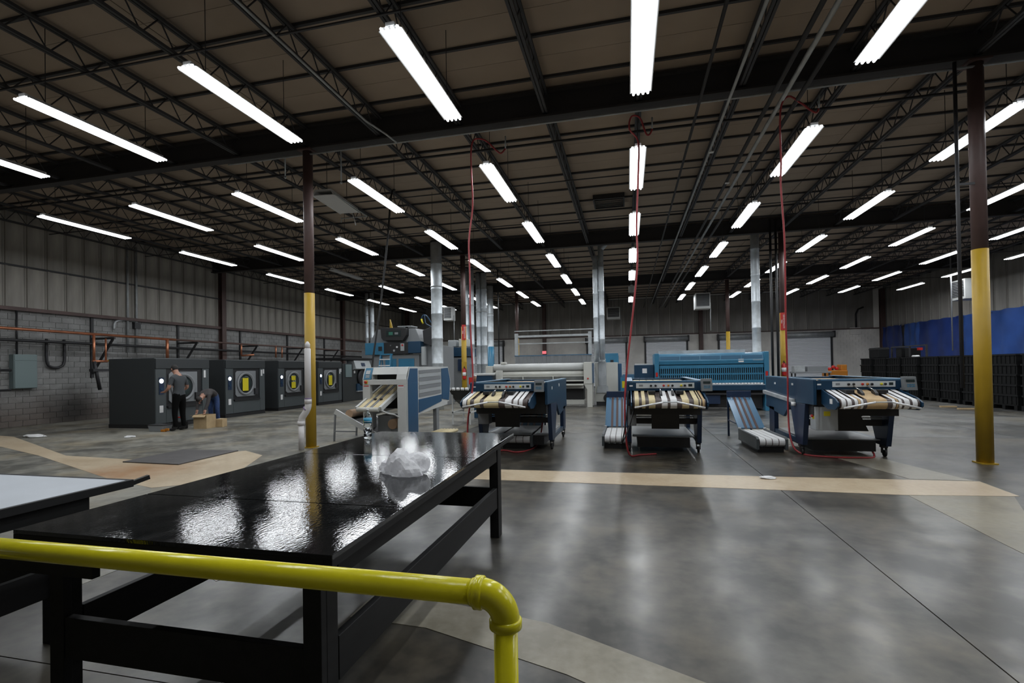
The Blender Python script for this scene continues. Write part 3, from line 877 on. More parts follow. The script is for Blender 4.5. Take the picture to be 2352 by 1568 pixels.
# ------------------------------------------------------------------ stacking conveyors
def stacker(loc, rz, label, plate_m, wd=.46, seg=1.35, rise=.60, run_=1.0):
    t = thing('stacking_conveyor', label, 'conveyor', loc, rz, 'low stacking conveyors')
    h = wd/2
    for a in (-h-.05, h):
        MB().prism([(0, .06), (0, .26), (.06, .30), (seg, .30), (seg, .06)], 'x', a, a+.05).build('side_frame', M['charcoal_light'], t, .005)
    MB().lathe([(.07, -h), (.07, h)], (0, .06, .2), 14, 'x').build('front_roller', M['roller'], t)
    b0 = None
    for k in range(4):
        bw = wd/4
        path = [(seg, .272), (.06, .272)]+[(.06+.074*math.cos(g), .2+.074*math.sin(g)) for g in [math.pi/2+i*math.pi/6 for i in range(7)]]
        if b0 is None:
            m = len(path)
            vs = [(0, y, z) for y, z in path]+[(bw-.014, y, z) for y, z in path]
            fs = [(i, i+1, m+i+1, m+i) for i in range(m-1)]
            mb = MB().add(vs, fs)
            b0 = mb.build('flat_belt', M['belt_white'], t)
            sol = b0.modifiers.new('thickness', 'SOLIDIFY'); sol.thickness = .004
        o = b0 if k == 0 else again(b0, t, (0, 0, 0))
        o.location = (-h+.007+k*bw, 0, 0)
    y0, z0, y1, z1 = seg+.02, .30, seg+.02+run_, .30+rise
    MB().bar((0, y0, z0), (0, y1, z1), wd+.08, .03).build('slope_plate', M[plate_m], t)
    dx = Vector((0, y1-y0, z1-z0)).normalized()
    nv = Vector((0, -dx.z, dx.y))
    for k in range(3):
        x = -h+.115+k*wd/4
        p, q = Vector((x, y0, z0))-dx*.03+nv*.02, Vector((x, y1, z1))+dx*.0+nv*.02
        MB().bar(p, q, .05, .006).build('slope_belt', M['brown_belt'], t)
    for k in range(5):
        x = -h+.05+k*wd/4.6
        MB().bar(Vector((x, y1-.07, z1-.04))+nv*.02, Vector((x, y1, z1))+nv*.02, .022, .012).build('guide_clip', M['chrome'], t)
    box('back_plate', M['navy'], t, -h-.04, h+.04, y1, y1+.03, z1-.12, z1+.17, bevel=.006)
    for a in (-h-.04, h):
        MB().bar((a+.02, y1-.02, 0), (a+.02, y1-.02, z1-.03), .04, .04).build('leg', M['navy'], t)
        MB().bar((a+.02, seg+.2, .38), (a+.02, y1-.02, .38), .03, .03).build('brace', M['navy'], t)
    box('plinth', M['black'], t, -h, h, .1, seg-.05, .0, .1)
    for a in (-h-.05, h):
        box('corner_pad', M['sticker'], t, a, a+.05, seg-.06, seg+.0, .302, .325)
    return t
stacker((-.265, 10.3, 0), 0, 'pale blue stacking conveyor with brown belts, left of the centre folder', 'pale_blue')
stacker((2.66, 10.25, 0), .04, 'pale blue stacking conveyor with brown belts, left of the right folder', 'pale_blue')
stacker((-2.30, 10.0, 0), .03, 'stacking conveyor standing underneath the left blue folder', 'pale_blue', .60, 1.7, .22, .5)
# dark conveyor on white legs
t = thing('inclined_conveyor', 'small black inclined conveyor on white legs left of the left folder', 'conveyor', (-4.93, 14.75, 0))
for k in range(5):
    MB().bar((-.30+k*.14, -.8, 1.10), (-.18+k*.14, .55, .66), .115, .03).build('belt', M['black'], t)
    MB().lathe([(.045, -.045), (.045, .045)], (-.30+k*.14, -.84, 1.10), 10, 'x').build('end_roller', M['sticker'], t)
MB().prism([(-.75, 1.06), (.5, .62), (.5, .45), (-.3, .74)], 'x', -.33, .3).build('frame', M['black'], t)
for x in (-.33, .22):
    for y in (-.55, .45):
        MB().box(x, x+.04, y, y+.04, 0, .66 if y > 0 else .95).build('leg', M['white'], t)
    MB().box(x, x+.04, -.55, .49, .35, .39).build('rail', M['white'], t)
MB().box(-.33, .26, -.54, -.5, .35, .39).build('rail', M['white'], t)

# ------------------------------------------------------------------ white folder on the left
t = thing('towel_folder', 'white and blue folding machine behind the black table', 'machine', (-6.06, 10.4, 0))
W = 1.11
for a, b in ((0, .19), (W-.23, W-.004)):
    box('front_post', M['white'], t, a, b, 0, .12, .0, 1.36, bevel=.008)
box('front_band', M['white'], t, 0, W-.004, .0, .12, 1.361, 1.48, bevel=.008)
hood = [(0, 1.482), (.04, 1.60), (.14, 1.765), (.60, 1.775), (.60, 1.482)]
MB().prism(hood, 'x', .0, .02).build('hood_cheek', M['white'], t)
MB().prism([(0, 1.482), (.04, 1.60), (.14, 1.765), (.60, 1.775), (.60, 1.76), (.15, 1.75), (.055, 1.60), (.015, 1.482)], 'x', W-.25, W-.004).build('hood', M['white'], t)
MB().prism([(.065, 1.60), (.14, 1.765), (.60, 1.775), (.60, 1.755), (.16, 1.745), (.09, 1.60)], 'x', .21, W-.251).build('hood', M['white'], t)
MB().prism([(.0, 1.49), (.04, 1.60), (.13, 1.755), (.16, 1.755), (.07, 1.6), (.03, 1.49)], 'x', .022, .208).build('control_panel', M['sky'], t)
box('slot_back', M['black'], t, .21, W-.251, .30, .32, 1.48, 1.75)
MB().box(.205, .222, .06, .3, 1.482, 1.62).build('slot_cheek', M['white'], t)
sc = MB().prism([(.034, 1.61), (.085, 1.70), (.09, 1.70), (.045, 1.61)], 'x', .06, .17).build('screen', M['control_grey'], t)
kb = None
for r in range(3):
    for k in range(4):
        if kb is None: kb = MB().box(0, .018, 0, .008, 0, .014).build('key', M['sticker'], sc)
        o = kb if (r, k) == (0, 0) else again(kb, sc, (0, 0, 0))
        o.location = (.075+k*.026, .004+r*.007, 1.53+r*.022)
e = box('emergency_plate', M['sticker_yellow'], t, .05, .13, -.006, 0, 1.385, 1.465)
MB().lathe([(.032, 0), (.032, -.03), (.022, -.04), (0, -.04)], (.09, -.006, 1.425), 14, 'y').build('emergency_button', M['red'], e)
box('warning_label', M['red'], t, .03, .16, -.004, 0, 1.325, 1.345)
box('warning_label', M['red'], t, W-.20, W-.07, -.004, 0, 1.325, 1.345)
box('sticker', M['sticker'], t, W-.20, W-.07, -.004, 0, 1.29, 1.32)
# sides: blue skins in pale frames
for a in (.004, W):
    s = 1 if a > .5 else -1
    def sp(poly, name, m, th=.03, off=0):
        return MB().prism(poly, 'x', a+s*off, a+s*(off+th)).build(name, M[m], t)
    sp([(.02, .0), (.02, 1.47), (.16, 1.77), (2.66, 1.77), (2.86, 1.36), (2.72, .80), (2.58, .80), (2.58, .72), (.62, .62), (.62, .0)], 'side_frame', 'white', .012)
    sp([(.05, .03), (.05, 1.46), (.17, 1.73), (.58, 1.73), (.58, .03)], 'side_skin', 'folder_blue', .012, .013)
    sp([(2.13, 1.72), (2.62, 1.74), (2.80, 1.36), (2.68, .83), (2.16, .90)], 'side_skin', 'folder_blue', .012, .013)
    sp([(.63, .66), (.63, .98), (2.12, 1.02), (2.12, .84)], 'side_skin', 'folder_blue', .012, .013)
    for k in range(7):
        z = 1.03+k*.095
        sp([(.66, z), (2.08, z+.03), (2.08, z+.115), (.66, z+.085)], 'roller_slat', 'control_grey' if k % 2 else 'grey', .01, .013+.004*(k % 2))
    box('leg', M['grey'], t, a-(.10 if s > 0 else -.0), a+(.0 if s > 0 else .10), 1.80, 1.98, 0, .70)
box('foot', M['rubber'], t, W-.12, W, 1.84, 1.94, -.0, .02)
box('top_skin', M['white'], t, .02, W-.01, .62, 2.66, 1.755, 1.772)
box('inner_works', M['black'], t, .2, W-.24, .75, 2.5, .75, 1.45)
box('rear_skin', M['white'], t, .02, W-.01, 2.5, 2.53, .8, 1.75)
# feed-out chute
cb = MB().bar((.47, .75, 1.33), (.36, -.38, .82), .56, .05).build('chute_bed', M['cream'], t)
for o_ in (-.30, .30):
    MB().bar((.47+o_, .75, 1.34), (.36+o_, -.38, .83), .05, .10).build('chute_cheek', M['white'], t)
for o_, wd_, m_ in ((-.20, .12, 'belt_cream'), (-.11, .05, 'grey'), (-.03, .10, 'belt_cream'), (.06, .05, 'grey'), (.16, .13, 'belt_cream'), (.245, .03, 'belt_white')):
    MB().bar((.47+o_, .73, 1.372), (.36+o_, -.37, .862), wd_, .008).build('chute_belt', M[m_], t)
for o_ in (-.05, .10):
    MB().lathe([(.0, 0), (.035, .0), (.035, .03), (0, .03)], (.40+o_, -.05, 1.02), 10).build('chute_knob', M['black'], t)
MB().lathe([(.05, -.27), (.05, .27)], (.355, -.40, .82), 12, 'x').build('chute_roller', M['cream'], t)
MB().tube(smooth_pts([(.66, -.36, .80), (.78, -.25, .72), (.85, -.1, .68), (.92, .02, .60)]), .018, 8).build('air_pipe', M['white'], t)
# lower feed table with kraft rollers
for y in (.2, 1.2):
    MB().bar((-.86, y, .72), (.30, y, .12), .05, .12).build('table_arm', M['white'], t)
MB().bar((-.72, .7, .66), (.25, .7, .16), .9, .03).build('table_bed', M['black'], t)
MB().lathe([(.10, .22), (.10, 1.18)], (-.50, 0, .66), 16, 'y').build('feed_roller', M['kraft'], t)
MB().lathe([(.12, .25), (.12, 1.1)], (.62, 0, .42), 16, 'y').build('feed_roller', M['kraft'], t)
box('drive_box', M['grey'], t, .22, .56, .30, .8, .10, .62)
for y in (.2, 1.2):
    MB().bar((-.90, y, 0), (-.86, y, .68), .035, .035).build('table_leg', M['grey'], t)
MB().bar((-.89, .2, .24), (-.3, .2, .24), .03, .03).build('table_brace', M['grey'], t)
rb = None
for k in range(6):
    if rb is None: rb = MB().lathe([(.04, 0), (.04, .8)], (0, 0, .10), 10, 'y').build('delivery_belt', M['belt_cream'], t)
    o = rb if k == 0 else again(rb, t, (0, 0, 0))
    o.location = (1.25+k*.085, 1.0, .0)
# blue cabinet partly hidden behind the left folder
t = thing('blue_cabinet', 'blue machine cabinet with white top behind the left blue folder', 'cabinet', (-5.25, 16.2, 0))
box('body', M['blue'], t, .06, .72, 0, .8, .0, 1.46, bevel=.01)
box('top', M['white'], t, .0, .78, -.03, .83, 1.46, 1.53, bevel=.01)
box('post', M['cream'], t, .80, .98, .2, .5, .0, 1.62, bevel=.01)
box('red_switch', M['red'], t, -.1, .05, -.04, .04, 1.16, 1.40)
# ================================================================== cream cylinder ironer
t = thing('flatwork_ironer', 'long cream ironer with big white roll cover and smoked guard', 'machine', (-5.8, 20.8, 0))
L = 4.0
box('end_cabinet', M['cream'], t, L-.01, L+.34, -.02, 1.2, .98, 1.90, bevel=.02)
box('end_cabinet', M['cream'], t, -.30, .02, -.02, 1.2, .0, 1.80, bevel=.02)
box('blue_side', M['folder_blue'], t, L+.342, L+.35, .08, 1.1, 1.0, 1.85)
MB().lathe([(.16, .03), (.16, L-.02)], (0, .22, 1.72), 20, 'x').build('roll_cover', M['white'], t)
MB().lathe([(.13, .03), (.13, L-.02)], (0, .20, 1.42), 20, 'x').build('press_roll', M['cream'], t)
box('recess', M['dark_steel'], t, .03, L-.02, .30, .36, .95, 1.86)
g0 = None
for k in range(3):
    a, b = .03+k*(L-.05)/3, .03+(k+1)*(L-.05)/3
    box('guard_pane', M['glassy'], t, a+.04, b-.02, .06, .075, 1.16, 1.31)
    box('guard_post', M['cream'], t, a, a+.035, .03, .09, 1.13, 1.33)
box('guard_rail', M['cream'], t, .03, L-.02, .02, .09, 1.10, 1.15)
box('guard_rail', M['cream'], t, .03, L-.02, .05, .10, 1.31, 1.34)
box('feed_board', M['cream'], t, .03, L-.02, -.30, .1, .93, .99, bevel=.01)
box('front_skirt', M['cream'], t, .03, L-.02, .0, .06, .80, .93)
box('lower_beam', M['cream'], t, .03, L-.02, .3, .5, .10, .30, bevel=.01)
box('under_works', M['black'], t, .05, L-.05, .4, 1.1, .3, .93)
MB().prism([(L-.02, .99), (L+.34, .99), (L+.34, 0), (L+.12, 0), (L+.12, .75)], 'y', .0, .14).build('front_leg', M['cream'], t, .01)
box('rear_leg', M['cream'], t, L+.1, L+.33, 1.0, 1.15, 0, .99, bevel=.01)
box('emergency_button', M['red'], t, L+.14, L+.20, -.05, -.02, 1.18, 1.24)
box('switch_box', M['control_grey'], t, -.22, -.06, -.06, -.02, 1.1, 1.36)
MB().lathe([(0, -.005), (.09, 0), (.09, .05), (0, .06)], (.16, -.22, 1.24), 16, 'y').build('work_lamp', M['sticker'], t)
box('motor', M['cream'], t, .35, .6, .1, .35, 1.86, 1.97, bevel=.03)
# extractor panel and gantry behind it
t = thing('linen_gantry', 'pale grey gantry with ribbed screen standing behind the cream ironer', 'frame', (-5.5, 24.0, 0))
for x in (0, 3.66):
    box('post', M['galv_dull'], t, x, x+.16, 0, .16, 0, 3.42)
box('top_rail', M['galv_dull'], t, .16, 3.66, .02, .12, 3.22, 3.32)
box('top_rail', M['galv_dull'], t, -.1, 3.9, .4, .45, 3.55, 3.59)
box('mid_rail', M['galv_dull'], t, .16, 3.66, .04, .09, 2.88, 2.93)
s0 = None
for k in range(19):
    if s0 is None: s0 = MB().box(0, .185, -.03, .0, 1.90, 2.28).build('screen_panel', M['grey'], t)
    o = s0 if k == 0 else again(s0, t, (0, 0, 0))
    o.location = (.05+k*.195, -.05-.008*(k % 2), 0)
box('screen_rail', M['pale_blue'], t, 0, 3.82, -.1, .0, 2.28, 2.32)
# galvanised exhaust box with fan hole
t = thing('exhaust_box', 'cream and galvanised exhaust box with round black opening at ironer end', 'exhaust', (-1.42, 22.0, 0))
box('body', M['cream'], t, 0, 1.0, 0, .9, .15, 1.88, bevel=.01)
box('duct_panel', M['galv_dull'], t, .16, .50, -.05, 0, .85, 1.93, bevel=.01)
MB().prism([(.10, .85), (.56, .85), (.60, .55), (.06, .55)], 'y', -.06, 0).build('duct_skirt', M['galv_dull'], t)
MB().lathe([(.20, -.07), (.20, 0)], (.56, 0, .32), 20, 'y').build('fan_opening', M['black'], t)
box('blue_cover', M['folder_blue'], t, 1.0, 1.16, .1, .6, .3, 1.82, bevel=.01)
box('plinth', M['dark_steel'], t, .05, .95, .05, .85, 0, .15)
MB().lathe([(.12, 1.86), (.18, 2.02), (.12, 2.12)], (.30, .25, 0), 12).build('damper', M['galv'], t)
tag(MB().box(0, .70, 0, .5, 0, .62).box(.62, .72, -.02, .3, .1, .5).build('control_cabinet', M['sky'], None, .01, (-1.17, 26.0, 1.76)), 'sky blue control box on pole behind the exhaust box', 'cabinet')
c = bpy.data.objects['control_cabinet']
box('pole', M['dark_steel'], c, .3, .36, .2, .26, -1.76, 0)
MB().tube(smooth_pts([(.55, .1, 0), (.62, .1, -.15), (.60, .1, -.35), (.45, .1, -.5)]), .015, 6).build('cable', M['black'], c)
box('switch', M['black'], c, .3, .46, -.02, 0, .16, .28)
t = thing('pallet_stack', 'stack of brown wooden pallets beside the exhaust box', 'pallet', (-.15, 25.5, 0))
d0 = None
for k in range(9):
    o = MB().box(0, .8, 0, .8, 0, .02).box(0, .8, .0, .1, .02, .09).box(0, .8, .35, .45, .02, .09).box(0, .8, .7, .8, .02, .09).box(0, .8, 0, .8, .09, .11).build('pallet_deck', M['card'], t) if d0 is None else again(d0, t, (0, 0, 0))
    if d0 is None: d0 = o
    o.location = (random.uniform(-.04, .04), random.uniform(-.04, .04), k*.125)
t = thing('sorting_machine', 'small blue machine with yellow operating label left of the centre folder', 'machine', (-.30, 21.0, 0))
box('body', M['sky'], t, 0, .62, 0, .6, .35, 1.22, bevel=.015)
box('yellow_label', M['sticker_yellow'], t, .06, .50, -.006, 0, .80, 1.08)
MB().prism([(.0, 1.22), (.62, 1.22), (.55, 1.36), (.1, 1.36)], 'y', 0, .5).build('lid', M['pale_blue'], t)
box('leg', M['navy'], t, .05, .12, .1, .2, 0, .35)
box('leg', M['navy'], t, .5, .57, .1, .2, 0, .35)
MB().lathe([(.09, 1.36), (.09, 1.48), (.05, 1.52), (.05, 1.62)], (.75, .4, 0), 12).build('filter_bowl', M['black'], t)
MB().lathe([(.06, 1.62), (.06, 1.74)], (.75, .4, 0), 12).build('filter_cap', M['sticker'], t)
MB().box(.70, .80, .35, .45, 0, 1.36).build('filter_stand', M['dark_steel'], t)

# ================================================================== blue ironer
t = thing('blue_ironer', 'long sky blue ironer with slotted front guard and feed rollers', 'machine', (1.0, 19.5, 0))
L = 3.98
hood = [(-.05, 1.73), (-.08, 1.86), (.0, 2.10), (.20, 2.14), (1.4, 2.14), (1.4, 1.3), (.25, 1.3), (.25, 1.73)]
MB().prism(hood, 'x', .16, L-.16).build('hood', M['sky'], t)
for k in range(5):
    a = .20+k*(L-.4)/5
    MB().bar((a+.02, -.062, 1.97), (a+(L-.4)/5-.02, -.062, 1.97), .02, .13).build('hood_pane', M['pale_blue'], t)
for a in (0, L-.16):
    box('end_frame', M['sky'], t, a, a+.16, -.12, 1.4, .0, 2.16, bevel=.02)
    box('red_stop', M['red'], t, a+.03, a+.11, -.14, -.12, 1.28, 1.44)
    box('stop_lamp', M['orange'], t, a+.03, a+.11, -.14, -.12, 1.16, 1.23)
box('guard_back', M['black'], t, .18, L-.18, .08, .10, 1.05, 1.72)
gb = None
n = 50
for k in range(n+1):
    if gb is None: gb = MB().box(-.016, .016, -.05, -.03, 1.09, 1.62).build('guard_bar', M['sky'], t)
    o = gb if k == 0 else again(gb, t, (0, 0, 0))
    o.location = (.22+k*(L-.44)/n, 0, 0)
for z0, z1 in ((1.03, 1.13), (1.33, 1.385), (1.58, 1.70)):
    box('guard_rail', M['sky'], t, .18, L-.18, -.055, -.025, z0, z1)
box('roll_tray', M['galv'], t, .18, L-.18, -.25, -.06, .955, .975)
r0 = None
for k in range(33):
    if r0 is None: r0 = MB().lathe([(.028, -.045), (.028, .045)], (0, -.18, 1.0), 8, 'x').build('feed_wheel', M['sticker'], t)
    o = r0 if k == 0 else again(r0, t, (0, 0, 0))
    o.location = (.25+k*.108, 0, 0)
box('feed_apron', M['blue'], t, .18, L-.18, -.3, -.22, .76, .95, bevel=.008)
box('under_works', M['black'], t, .2, L-.2, .1, 1.3, .1, 1.03)
box('lower_bar', M['dark_steel'], t, .18, L-.18, -.22, -.12, .60, .66)
box('motor_box', M['navy'], t, .9, 2.3, -.15, .1, .25, .58, bevel=.01)
box('valve', M['grey'], t, 2.75, 2.95, -.12, .1, .18, .42)
box('side_cabinet', M['blue'], t, -.75, -.02, .1, 1.1, .25, 1.74, bevel=.015)
box('cabinet_leg', M['navy'], t, -.7, -.62, .15, .25, 0, .25)
box('cabinet_leg', M['navy'], t, -.15, -.07, .15, .25, 0, .25)
box('notice', M['sticker'], t, -.45, -.28, .094, .1, 1.42, 1.60)
box('cabinet_top', M['white'], t, -.72, -.05, .15, .9, 1.74, 1.79)
box('notice', M['sticker'], t, 2.96, 3.14, -.075, -.062, 1.78, 1.90)
box('top_duct', M['galv_dull'], t, .2, 3.3, .4, 1.0, 2.14, 2.27)
# words on the hood are too small to read; only the pale nameplate shows
box('nameplate', M['control_grey'], t, 3.45, 3.78, -.078, -.066, 1.84, 1.875)

# ================================================================== tunnel machine and boilers at the back left
t = thing('tunnel_press', 'tall grey and blue laundry press with black screen box on top', 'machine', (-12.0, 21.0, 0))
MB().prism([(.1, 2.97), (2.75, 2.97), (2.45, 3.62), (.45, 3.62)], 'y', .1, 1.6).build('hood', M['grey'], t, .02)
MB().prism([(.95, 3.08), (1.95, 3.05), (2.12, 3.30), (2.12, 3.62), (.82, 3.68), (.86, 3.2)], 'y', -.18, .1).build('screen_box', M['black'], t, .01)
e = box('screen', M['screen'], t, 1.12, 1.85, -.19, -.18, 3.25, 3.52)
box('green_icon', mat('green_glow', (.03, .16, .11), .4), e, 1.25, 1.45, -.196, -.19, 3.32, 3.46)
box('grey_icon', M['grey'], e, 1.55, 1.72, -.196, -.19, 3.34, 3.44)
box('left_cabinet', M['sky'], t, 0, .95, -.15, .8, 2.42, 2.98, bevel=.015)
box('switch', M['black'], t, .70, .88, -.17, -.15, 2.60, 2.80)
box('right_cabinet', M['blue'], t, 2.18, 2.80, -.15, .8, 2.46, 3.0, bevel=.015)
cpn = box('control_panel', M['black'], t, .951, 2.179, -.10, .4, 2.44, 2.97)
for x, z, s, m in ((1.62, 2.76, .045, 'sticker'), (1.47, 2.60, .05, 'control_grey'), (1.3, 2.84, .03, 'grey')):
    MB().lathe([(s, 0), (s, -.03)], (x, -.10, z), 12, 'y').build('button', M[m], cpn)
box('stop_station', M['control_grey'], cpn, 1.80, 1.98, -.13, -.10, 2.58, 2.92)
box('stop_button', M['red'], cpn, 1.86, 1.94, -.145, -.13, 2.80, 2.88)
box('body', M['grey'], t, .35, 2.65, .05, 1.7, 0, 2.42, bevel=.015)
box('lower_door', M['sky'], t, 1.62, 2.40, .02, .05, 1.2, 2.22)
box('lower_door', M['sky'], t, .95, 1.50, .02, .05, 1.0, 2.22)
box('side_pipe_box', M['control_grey'], t, 2.82, 2.98, -.1, .1, 1.9, 2.75)
MB().prism([(2.8, 3.5), (3.3, 3.7), (3.5, 3.2), (3.4, 2.7), (2.85, 2.9)], 'y', .1, .8).build('blower_housing', M['dark_steel'], t, .03)
box('rear_body', M['grey'], t, 2.66, 3.7, .3, 1.8, 0, 2.8, bevel=.015)
MB().prism([(1.05, 3.62), (1.18, 3.62), (1.12, 3.9), (1.06, 4.1)], 'y', .3, .4).build('yellow_bracket', M['yellow'], t)
box('top_plate', M['galv_dull'], t, 1.5, 2.2, .2, .9, 3.72, 3.76)
box('top_post', M['dark_steel'], t, 1.8, 1.9, .4, .5, 3.6, 3.72)
t = thing('air_hose', 'thin blue hoses with yellow plug looped above the tunnel press beside the large duct', 'hose', (0, 0, 0))
MB().tube(smooth_pts([(-9.15, 20.9, 3.98), (-9.1, 20.9, 4.14), (-8.98, 20.9, 4.19), (-8.83, 20.9, 4.07), (-8.68, 20.9, 3.84), (-8.5, 20.9, 3.7), (-8.45, 20.9, 3.3), (-8.6, 21.4, 2.82)]), .03, 8).build('hose', M['blue'], t)
MB().tube(smooth_pts([(-8.98, 20.85, 4.19), (-8.93, 20.85, 3.82), (-8.79, 20.85, 3.71), (-8.62, 20.85, 3.6), (-8.55, 20.9, 3.3), (-8.7, 21.4, 2.82)]), .025, 8).build('hose', M['blue'], t)
MB().tube([(-9.15, 20.9, 4.02), (-9.13, 20.9, 3.90), (-9.07, 20.9, 3.80)], .04, 8).build('plug', M['sticker_yellow'], t)
# step ladder
t = thing('step_ladder', 'blue step ladder with white treads in front of the tunnel press', 'ladder', (-10.6, 19.2, 0))
for x in (0, .55):
    MB().bar((x*1.25-.07, -.0, 0), (x*.85+.06, .45, 2.4), .05, .07).build('rail', M['sky'], t)
    MB().bar((x, 1.1, 0), (x*.85+.06, .5, 2.4), .04, .04).build('rear_leg', M['sky'], t)
st = None
for k in range(8):
    f = (k+1)*.27/2.4
    MB().box(-.05+f*.1, .63-f*.1, .45*f-.05, .45*f+.05, k*.27+.26, k*.27+.30).build('tread', M['sticker'], t)
MB().box(.05, .54, .38, .62, 2.36, 2.42).build('top_cap', M['sky'], t)
# boiler
t = thing('steam_dryer', 'blue and grey dryer standing between the large duct and a column', 'machine', (-9.25, 24.0, 0))
box('body', M['grey'], t, .05, 1.15, .1, 1.5, 0, 2.3, bevel=.02)
MB().prism([(0, 0), (.25, 0), (.25, 2.1), (.4, 2.35), (1.25, 2.35), (1.25, 2.78), (0, 2.85)], 'y', 0, 1.5).build('blue_shell', M['blue'], t, .01)
box('control_box', M['navy'], t, .75, 1.05, -.06, .1, 1.6, 2.2)
box('top_motor', M['control_grey'], t, .15, .6, .1, .6, 2.85, 3.2, bevel=.04)
box('beige_box', M['cream'], t, .75, 1.2, .1, .6, 2.85, 3.25, bevel=.03)

# ================================================================== galvanised ducts
def duct(label, x, y, r, z0, z1, elbow=None, band=None):
    t = thing('exhaust_duct', label, 'duct', (x, y, 0), 0, 'silver exhaust ducts')
    prof = [(r, z0)]
    z = z0+.9
    while z < z1-.1:
        prof += [(r, z-.03), (r+.008, z-.02), (r+.008, z+.02), (r, z+.03)]
        z += 1.05
    prof += [(r, z1)]
    MB().lathe(prof, n=20).build('pipe', M['galv'], t)
    if band:
        MB().lathe([(r+.005, band-.03), (r+.018, band-.03), (r+.018, band+.03), (r+.005, band+.03)], n=20).build('band', M['galv_dull'], t)
    MB().lathe([(r+.015, 7.05), (r+.015, 7.13)], n=20).build('roof_collar', M['dark_steel'], t)
    if elbow:
        MB().tube(smooth_pts([(0, 0, z1-.25), (elbow*.4, 0, z1-.1), (elbow, 0, z1+.2), (elbow, 0, 7.15)]), r, 14).build('elbow', M['galv'], t)
    return t
duct('large silver duct rising behind the white folder', -7.83, 19.5, .235, 0, 7.15, band=5.2)
duct('thin silver duct, left of the pair above the washer', -17.1, 30.0, .11, 3.0, 6.9, band=5.4)
duct('slightly thicker silver duct, right of the pair above the washer', -16.72, 30.0, .14, 3.0, 6.9, band=5.9)
box('stand', M['grey'], bpy.data.objects['exhaust_duct.001'], -.3, .8, -.2, .3, 0, 3.0)
duct('silver duct touching the signed column, left of the cluster', -8.36, 25.0, .14, 0, 7.15, band=5.1)
duct('silver duct, second from the left in the cluster beside the column', -8.06, 25.0, .13, 0, 7.15, band=5.1)
duct('silver ribbed duct, third in the cluster beside the column', -8.13, 26.5, .14, 0, 7.15, band=4.9)
duct('wide silver duct, fourth in the cluster beside the column', -7.82, 26.5, .17, 0, 7.15, band=4.9)
duct('silver duct with blue base, rightmost of the cluster', -8.54, 30.4, .195, 0, 7.0, band=5.2)
MB().lathe([(.21, 0), (.21, 3.1)], n=16).build('blue_base', M['sky'], bpy.data.objects['exhaust_duct.007'])
duct('silver duct, left of the pair above the exhaust box', -1.315, 21.75, .11, 1.9, 6.55)
duct('silver duct with curved branch, right of the pair above the exhaust box', -1.07, 21.8, .12, 2.0, 7.1, elbow=.38)
duct('slim silver duct rising behind the blue ironer', 5.03, 21.3, .16, 1.2, 7.12)
box('stand', M['grey'], bpy.data.objects['exhaust_duct.010'], -.2, .2, -.2, .2, 0, 1.2)

# ================================================================== washers along the left wall
def washer(x, y, wd, label, stickers, var):
    """front faces +X; y is the near edge"""
    t = thing('washing_machine', label, 'washer', (x, y, 0), 0, 'charcoal washers along the left wall')
    H, Dp = 2.2, 1.85
    box('body', M['charcoal'], t, -Dp, -.03, 0, wd, .0, H, bevel=.02)
    box('base', M['black'], t, -Dp, .0, -.01, wd+.01, 0, .12)
    box('top_fascia', M['charcoal'], t, -.029, .03, 0, wd, 1.86, H-.02, bevel=.01)
    a, b, lo, hi = .30*wd*.6, wd*.86, .62, 1.84
    for q in ((0, a, .14, 1.855), (b, wd, .14, 1.855), (a, b, .14, lo)):
        box('front_panel', M['charcoal_light'], t, -.029, .012, q[0]+.004, q[1]-.004, q[2], q[3], bevel=.006)
    box('door_recess', M['black'], t, -.03, -.02, a, b, lo, hi)
    box('ledge', M['black'], t, -.02, .06, a+.03, b-.03, lo-.02, lo+.04)
    yc, zc = a+(b-a)*.44, 1.26
    d = MB().prism([(yc-.50, zc-.42), (yc-.42, zc-.50), (yc+.50, zc-.50), (yc+.56, zc-.42), (yc+.56, zc+.50), (yc-.42, zc+.50), (yc-.50, zc+.42)], 'x', -.02, .015).build('door', M['grey'], t, .01)
    MB().lathe([(.36, .015), (.46, .02), (.45, .06), (.38, .075), (.36, .02)], (0, yc, zc), 28, 'x').build('door_ring', M['grey'], d)
    MB().lathe([(.0, .02), (.37, .03), (.25, .05), (0, .055)], (0, yc, zc), 24, 'x').build('door_glass', M['screen'], d)
    box('latch', M['dark_steel'], d, .015, .08, yc+.44, yc+.60, zc-.44, zc-.20)
    if var == 2:
        box('notice', M['sticker_yellow'], d, .08, .085, yc-.22, yc+.06, zc+.05, zc+.25)
        box('notice', M['sticker_yellow'], d, .08, .085, yc-.22, yc+.06, zc-.30, zc-.02)
    elif var:
        box('notice', M['sticker_yellow'], d, .08, .085, yc-.22, yc+.08, zc-.28, zc+.22)
    cpn = box('control_strip', M['navy'], t, .012, .03, a*.30, a*.75, 1.05, 1.58)
    MB().lathe([(0, .03), (.075, .031), (.075, .035), (0, .036)], (0, a*.5, 1.47), 14, 'x').build('lit_display', M['led'], cpn)
    MB().lathe([(.05, .03), (.05, .045)], (0, a*.5, 1.22), 10, 'x').build('dial', M['blue'], cpn)
    box('rating_label', M['sticker'], t, .0121, .016, a*.35, a*.70, .48, .70)
    if stickers:
        box('sticker', M['sticker'], t, .0121, .016, b+.06, b+.14, 1.55, 1.80)
        if stickers > 1: box('sticker', M['sticker'], t, .0121, .016, b+.18, b+.25, 1.64, 1.82)
    return t
washer(-14.3, 12.3, 2.0, 'charcoal washer nearest the camera with two people before its door', 1, 0)
washer(-14.75, 15.5, 2.05, 'charcoal washer with one yellow notice, just past the stooping person', 2, 1)
washer(-14.85, 18.5, 2.05, 'charcoal washer with two yellow notices on its door, left of yellow column', 0, 2)
